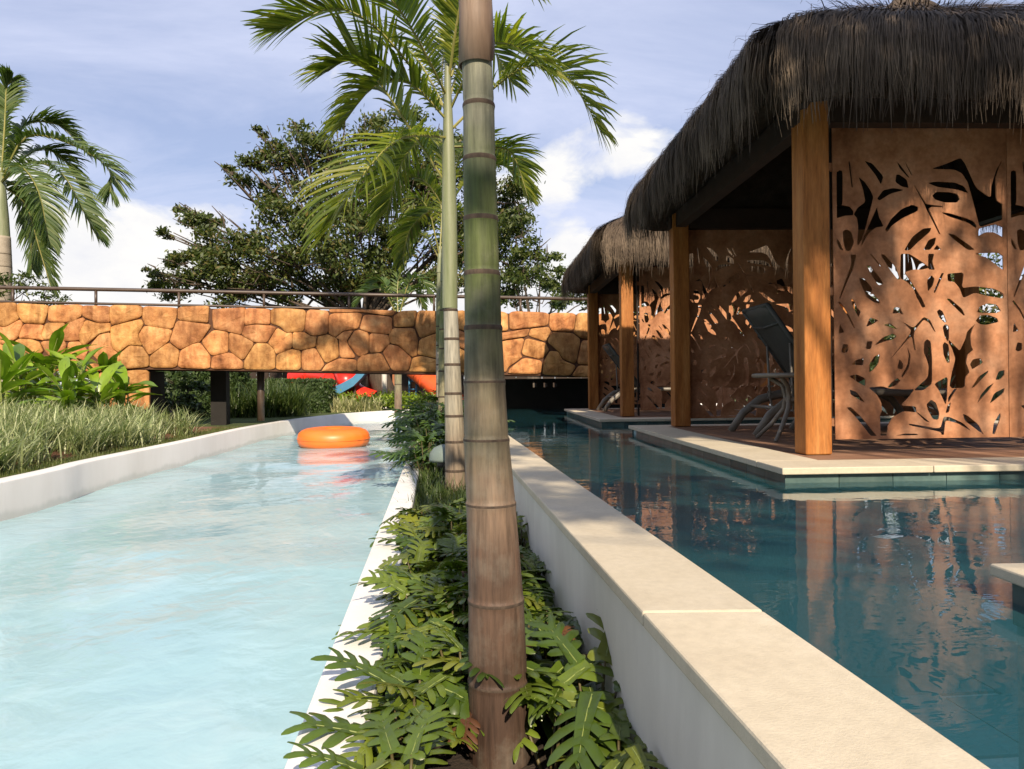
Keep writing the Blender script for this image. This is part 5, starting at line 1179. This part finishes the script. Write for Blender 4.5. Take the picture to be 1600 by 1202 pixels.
# broad-leaved plants by the bridge
def broad_leaf(L_, Wd, seed, cup=.25, droop=.5):
    rn = random.Random(seed); mb = MB(); n_ = 9
    for i in range(n_+1):
        t = i/n_; w = Wd*math.sin(math.pi*min(1, t*.92+.06))**.75*(1 if t < .85 else (1-t)/.15*.9+.06); z = -droop*t*t*L_*.5; x = L_*t*(1-.12*droop*t)
        for s_ in (-1, -.5, 0, .5, 1): mb.v.append((x, s_*w, z + abs(s_)*w*cup*1.6 + .006*math.sin(9*t+3*s_)))
    for i in range(n_):
        for j in range(4): a = i*5+j; mb.f.append((a, a+5, a+6, a+1)); mb.m.append(0)
    mb.tube([(-.28*L_, 0, -.03), (0, 0, 0), (L_*.6, 0, -droop*.36*L_*.5-.002)], [.010, .008, .003], 5, 1)
    return mb.mesh('leaf', [M['helileaf'], M['helistem']], True)
BLF = [broad_leaf(.62, .085, 1, .3, .35), broad_leaf(.68, .10, 2, .25, .55), broad_leaf(.5, .11, 3, .2, .4), broad_leaf(.42, .13, 4, .15, .3)]
hel = [((-20, 11.0), 1.35, 20), ((30, 10.6), 1.30, 20), ((75, 11.4), 1.45, 22), ((120, 11.0), 1.35, 18), ((165, 11.9), 1.15, 16), ((5, 9.6), .95, 14), ((195, 11.7), .95, 12), ((105, 10.2), .95, 14), ((50, 12.0), 1.3, 16), ((150, 10.9), .8, 14), ((-70, 10.6), 1.25, 16)]
HL = ['tall paddle-leaved plant second from the left edge, before the bridge', 'paddle-leaved plant left of the tallest one, behind the striped grass', 'tallest paddle-leaved plant, its leaves reaching across the bridge stones', 'paddle-leaved plant right of the tallest one', 'paddle-leaved plant in front of the bridge pier, left of the last',
      'low paddle-leaved plant at the left edge just behind the striped grass', 'rightmost paddle-leaved plant, overlapping the bridge pier', 'low paddle-leaved plant below the tallest one, behind the grass', 'rearmost paddle-leaved plant close to the bridge wall', 'low paddle-leaved plant in front, third from the bridge pier', 'paddle-leaved plant cut off by the left edge of the picture']
for i, ((u, y_), hh, nl) in enumerate(hel):
    x_ = at(u, 600, y_).x; zb = bed_h(x_, y_); rn = random.Random(500+i)
    t = thing('broadleaf_plant', HL[i], 'plant', (x_, y_, zb), 0, 'paddle-leaved plants by the bridge')
    ms = MB()
    for k in range(nl):
        q = rn.uniform(0, 6.28); f = (k+.6)/nl; el = rn.uniform(.15, 1.1); p = Vector((math.cos(q)*.16*rn.random(), math.sin(q)*.16*rn.random(), hh*(.22+.52*f)))
        o = link('leaf', BLF[rn.randrange(2) if f > .45 else rn.randrange(4)], t, p, (rn.uniform(-.5, .5), -el*(.6+.6*f), q)); s_ = rn.uniform(.72, 1.05); o.scale = (s_, s_*.9, s_)
        if k % 3 == 0: ms.tube([(p.x*.4, p.y*.4, -.02), (p.x*.7, p.y*.7, p.z*.5), p], [.013, .011, .008], 5)
    ms.obj('stem', M['helistem'], t, True)

# lobed-leaf plants in the planter
def xan_leaf(seed, L_=.25, pet=.30, nlob=5):
    rn = random.Random(seed); mb = MB(); n_ = 10; dr = rn.uniform(.25, .7); tw = rn.uniform(-.15, .15)
    def mid(t): return Vector((L_*t*(1-.1*t*dr), tw*L_*t*t*.5, -dr*L_*.42*t*t))
    pr = []
    for i in range(n_+1):
        t = i/n_; w = L_*.13*(1-.6*t) if t < 1 else 0.003; m_ = mid(t); pr.append((m_, w)); mb.v += [(m_.x, m_.y-w, m_.z+w*.35), tuple(m_), (m_.x, m_.y+w, m_.z+w*.35)]
    for i in range(n_):
        a = i*3; mb.f += [(a, a+3, a+4, a+1), (a+1, a+4, a+5, a+2)]; mb.m += [0, 0]
    for k in range(nlob):
        t0 = .03 + .80*k/(nlob-1); env = math.sin(math.pi*(.22+.62*(1-t0)))
        for s_ in (-1, 1):
            ln = L_*.44*env*rn.uniform(.85, 1.12); an = R(72 - 46*t0*t0 + rn.uniform(-7, 7)) if k else R(112); m_ = mid(t0); wb = L_*.088*rn.uniform(.9, 1.1)*(1-.25*t0)
            d = Vector((math.cos(an), s_*math.sin(an), 0)); pw = Vector((-d.y, d.x, 0))*s_; o = len(mb.v); sg = (0, .3, .6, .85, 1.0); ws = (1.0, .78, .88, .74, .16)
            for q, ww in zip(sg, ws):
                c = m_ + d*ln*q + Vector((0, 0, ln*(.22*q - .42*q*q*(1+dr*.4)))) + Vector((ln*.10*q*q, 0, 0))
                mb.v += [tuple(c - pw*wb*ww), tuple(c + Vector((0, 0, .004))), tuple(c + pw*wb*ww)]
            for j in range(4):
                a = o+3*j; fs = [(a, a+3, a+4, a+1), (a+1, a+4, a+5, a+2)]
                mb.f += fs if s_ > 0 else [f[::-1] for f in fs]; mb.m += [0, 0]
    mb.tube([tuple(mid(t) + Vector((0, 0, .002))) for t in (0, .25, .5, .75, .97)], [.0032, .0028, .0022, .0016, .0008], 4, 1, cap=False)
    return mb
XAN = []
for i in range(7):
    mb = xan_leaf(200+i, .22+.012*(i % 4)); XAN.append(mb.mesh('leaf', [M['xanadu'], M['midrib']], True))
DRY = xan_leaf(260, .16).mesh('leaf', [M['dryleaf'], M['petiole']], True)
def xan_plant(X, Y, nl, seed, hgt=.34, sc_=1.0, far=False, label=None):
    rn = random.Random(seed)
    t = thing('lobed_leaf_plant', label or 'lobed-leaf plant in the far part of the planter behind the garden lamp', 'plant', (X, Y, Z_SOIL), rn.uniform(0, 6.28), 'lobed-leaf plants in the planter')
    st_ = MB(); acc = MB()
    for k in range(nl):
        f = (k+.5)/nl; q = k*2.4 + rn.uniform(-.4, .4); el = R(82 - 46*(1-f) + rn.uniform(-8, 8)); pl = hgt*(.75+.5*f)*rn.uniform(.8, 1.15)*sc_
        tip = Vector((math.cos(q)*math.cos(el)*pl, math.sin(q)*math.cos(el)*pl, math.sin(el)*pl)); b = Vector((math.cos(q)*.02, math.sin(q)*.02, -.01))
        e = Matrix.Rotation(q + rn.uniform(-.3, .3), 4, 'Z') @ Matrix.Rotation(-R(rn.uniform(-18, 38)) + R(14)*(1-f), 4, 'Y') @ Matrix.Rotation(rn.uniform(-.45, .45), 4, 'X')
        s_ = rn.uniform(.72, 1.1)*sc_
        if Y < 1.8:      # keep the view of the near trunk's foot: leaves grow away from it
            wm = t.matrix_basis @ Matrix.Translation(tip) @ e; pts_ = [t.matrix_basis @ tip, wm @ Vector((.22*s_, 0, 0)), wm @ Vector((.15*s_, .08*s_, 0)), wm @ Vector((.15*s_, -.08*s_, 0))]
            if any(abs(800 + FPX*p_.x/max(.3, p_.y) - 782) < 70 and p_.y < 1.85 for p_ in pts_): continue
        st_.tube(bez(b, b.lerp(tip, .5) + Vector((0, 0, pl*.10)), tip, 5), [.0055, .005, .0045, .004, .0035], 5)
        if far:
            me = XAN[rn.randrange(7)]; Mx = Matrix.Translation(tip) @ e @ Matrix.Scale(s_, 4)
            acc.add([Mx @ v.co for v in me.vertices], [tuple(p.vertices) for p in me.polygons])
        else:
            o = link('leaf', DRY if rn.random() < .025 else XAN[rn.randrange(7)], t); o.matrix_local = Matrix.Translation(tip) @ e @ Matrix.Scale(s_, 4)
    st_.obj('stems', M['petiole'], t, True)
    if far: acc.obj('foliage', M['xanaduisl'], t, True)
rn = random.Random(99); sd_ = 0
y_ = 0.86; row_ = 0; cnt3 = {}
while y_ < 4.5:
    for xr in ((-.09, .28, .37) if y_ < 1.85 else (-.06, .06, .22, .35)):
        x_ = xr + rn.uniform(-.04, .04); yy = y_ + rn.uniform(-.07, .07); sd_ += 1
        X = ax(yy) + x_
        if math.hypot(X - b1.x, yy - b1.y) < .13: X += .16 if X > b1.x else -.13
        side = 'against the channel curb' if xr < .0 else 'against the pool wall' if xr > .3 else 'just left of the middle' if xr < .1 else 'just right of the middle'; cnt3[side] = cnt3.get(side, 0) + 1
        xan_plant(X, yy, rn.randint(15, 19), 600+sd_, label='%s lobed-leaf plant from the camera %s of the planter' % (ORD[cnt3[side]-1], side), hgt=.24 + rn.uniform(-.05, .06), sc_=.74)
    y_ += .28
y_ = 7.0
while y_ < 14.5:
    for xr in (-.08, .14, .33):
        sd_ += 1; yy = y_ + rn.uniform(-.15, .15); xan_plant(ax(yy)+xr+rn.uniform(-.04, .04), yy, 14, 600+sd_, hgt=.34+.06*(y_ > 8.5), sc_=1.05 + .25*(y_ > 8.5), far=True)
    y_ += .48
for i in range(40):
    yy = 4.3 + 2.9*i/40; x_ = ax(yy) + rn.uniform(-.14, .36)
    o = link('grass_clump', MG[i % 4], None, (x_, yy, Z_SOIL-.01), (0, 0, rn.uniform(0, 6))); s_ = rn.uniform(.8, 1.15); o.scale = (s_, s_, s_)
    tag(o, 'fine dark green grass tuft in the planter around the second palm', 'grass clump', 'fine grass tufts in the planter')

# ------------------------------------------------------------------ playground beyond the bridge
def pt(u, v, Y): p = at(u, v, Y); return p
def slide_tube(name, label, pts, rad, mat, group=None):
    b = Vector((pts[-1][0], pts[-1][1], Z_GND)); t = thing(name, label, 'slide', b)
    q = spline3([Vector(p) - b for p in pts], 6); MB().tube(q, rad, 16, cap=False).obj('slide_tube', mat, t, True)
    mb = MB()
    for k in (6, 12, 18):
        if k < len(q)-1: d = (q[k+1]-q[k]).normalized(); mb.tube([q[k]-d*.04, q[k]+d*.04], rad*1.06, 16)
    mb.obj('slide_flange', mat, t, True)
    MB().tube([q[len(q)//2], Vector((q[len(q)//2].x, q[len(q)//2].y, 0))], .05, 8).obj('support', M['rail'], t)
    return t
slide_tube('tube_slide', 'red tube slide curving down behind the clipped hedge', [pt(462, 592, 26.5), pt(490, 586, 26), pt(520, 590, 25.2), pt(540, 602, 24.9), pt(550, 622, 24.7)], .40, M['red'])
t = thing('spiral_slide', 'red spiral slide chute ending behind the lime shrubs', 'slide', (*pt(548, 634, 24.6)[:2], Z_GND))
mb = MB(); bb = Vector(t.location)
q = spline3([pt(532, 570, 25.0)-bb, pt(542, 590, 24.4)-bb, pt(548, 606, 24.3)-bb, pt(562, 616, 24.2)-bb, pt(585, 624, 24.1)-bb], 6)
mb.tube(q, [.36]*9 + [.33]*(len(q)-9), 14, cap=False, flat=.75); mb.obj('chute', M['red'], t, True)
MB().tube([q[3], (q[3].x, q[3].y, 0)], .06, 8).obj('support', M['rail'], t)
slide_tube('tube_slide', 'faded orange-red tube slide sloping down at the right of the playground', [pt(648, 578, 24.6), pt(668, 594, 24.0), pt(690, 612, 23.6), pt(712, 628, 23.2)], .33, M['redorange'])
t = thing('open_slide', 'blue open slide with wavy sides by the playground tower', 'slide', (*pt(560, 632, 25.2)[:2], Z_GND)); bb = Vector(t.location)
mb = MB(); path = [pt(576, 578, 24.0)-bb, pt(566, 590, 23.95)-bb, pt(554, 602, 23.9)-bb, pt(536, 612, 23.85)-bb, pt(512, 621, 23.8)-bb]
for i, p in enumerate(path):
    for dy, dz in ((-.3, .25), (-.28, 0), (.28, 0), (.3, .25+.08*(i % 2))): mb.v.append((p.x, p.y+dy, p.z+dz))
for i in range(4):
    for j in range(3): a = i*4+j; mb.f.append((a, a+1, a+5, a+4)); mb.m.append(0)
o = mb.obj('chute', M['blue'], t); m_ = o.modifiers.new('solid', 'SOLIDIFY'); m_.thickness = .05
MB().tube([path[2], (path[2].x, path[2].y, 0)], .05, 8).obj('support', M['rail'], t)
tb0 = pt(600, 634, 25.0); t = thing('playground_tower', 'wooden playground tower with orange posts and blue panels', 'play tower', (tb0.x, tb0.y, Z_GND)); bb = Vector(t.location)
for u in (579, 589, 617, 647): p = pt(u, 600, 24.9)-bb; MB().box((p.x-.07, p.y-.07, 0), (p.x+.07, p.y+.07, 1.9)).obj('post', M['playwood'], t)
for u in (579, 617, 647): p = pt(u, 600, 26.2)-bb; MB().box((p.x-.07, p.y-.07, 0), (p.x+.07, p.y+.07, 1.9)).obj('post', M['playwood'], t)
a, b = pt(578, 596, 24.9)-bb, pt(648, 596, 24.9)-bb
MB().box((a.x, a.y, 1.15), (b.x, a.y+1.4, 1.23)).obj('deck', M['playwood'], t)
MB().box((pt(634, 0, 24.85).x-bb.x, a.y-.12, 1.1), (pt(646, 0, 24.85).x-bb.x, a.y-.06, 1.9)).obj('side_panel', M['blue'], t)
for i in range(4): MB().box((pt(580+i*3, 0, 24.85).x-bb.x-.03, a.y-.11, .5), (pt(580+i*3, 0, 24.85).x-bb.x+.03, a.y-.075, 1.2)).obj('plank', M['playwood'], t)
for i in range(4): z_ = .35+.27*i; MB().tube([(pt(634, 0, 24.7).x-bb.x, a.y-.5+.1*i, z_), (pt(645, 0, 24.7).x-bb.x, a.y-.5+.1*i, z_)], .025, 6).obj('ladder_rung', M['blue'], t)
for u in (634, 645): MB().tube([(pt(u, 0, 24.7).x-bb.x, a.y-.6, 0), (pt(u, 0, 24.7).x-bb.x, a.y-.15, 1.5)], .03, 6).obj('ladder_side', M['blue'], t)
p = pt(601, 634, 23.9); o = thing('white_post', 'short white post standing before the playground', 'post', (p.x, p.y, Z_GND)); MB().lathe([(.095, 0), (.09, 1.4), (.085, 2.6)], 12).obj('shaft', M['whitepole'], o, True); MB().lathe([(.12, 0), (.11, .06), (.10, .07)], 12).obj('base', M['whitepole'], o, True)
# rear boundary fence and far tree line close the view under the bridge
fx = thing('timber_fence', 'dark timber boundary fence far behind the playground', 'fence', (-16, 34, Z_GND))
pm = MB().box((0, 0, 0), (.58, .04, 1.7)).mesh('board', M['darkwood'])
for i in range(60): link('board', pm, fx, (i*.6, random.uniform(0, .01), 0))
r_ = np.random.default_rng(8); cs = [((-60 + i*4.0 + r_.uniform(-1, 1), 70 + r_.uniform(-6, 6), 2.0 + r_.uniform(0, 1.5)), r_.uniform(2, 3)) for i in range(34)]
P = clump_points(cs, 40, r_); V, F = leaf_quads(P, .28, r_)
tag(link('distant_trees', npmesh('distant_trees', V, F, M['treeleaf'])), 'low dark line of trees along the horizon', 'trees', kind='stuff')
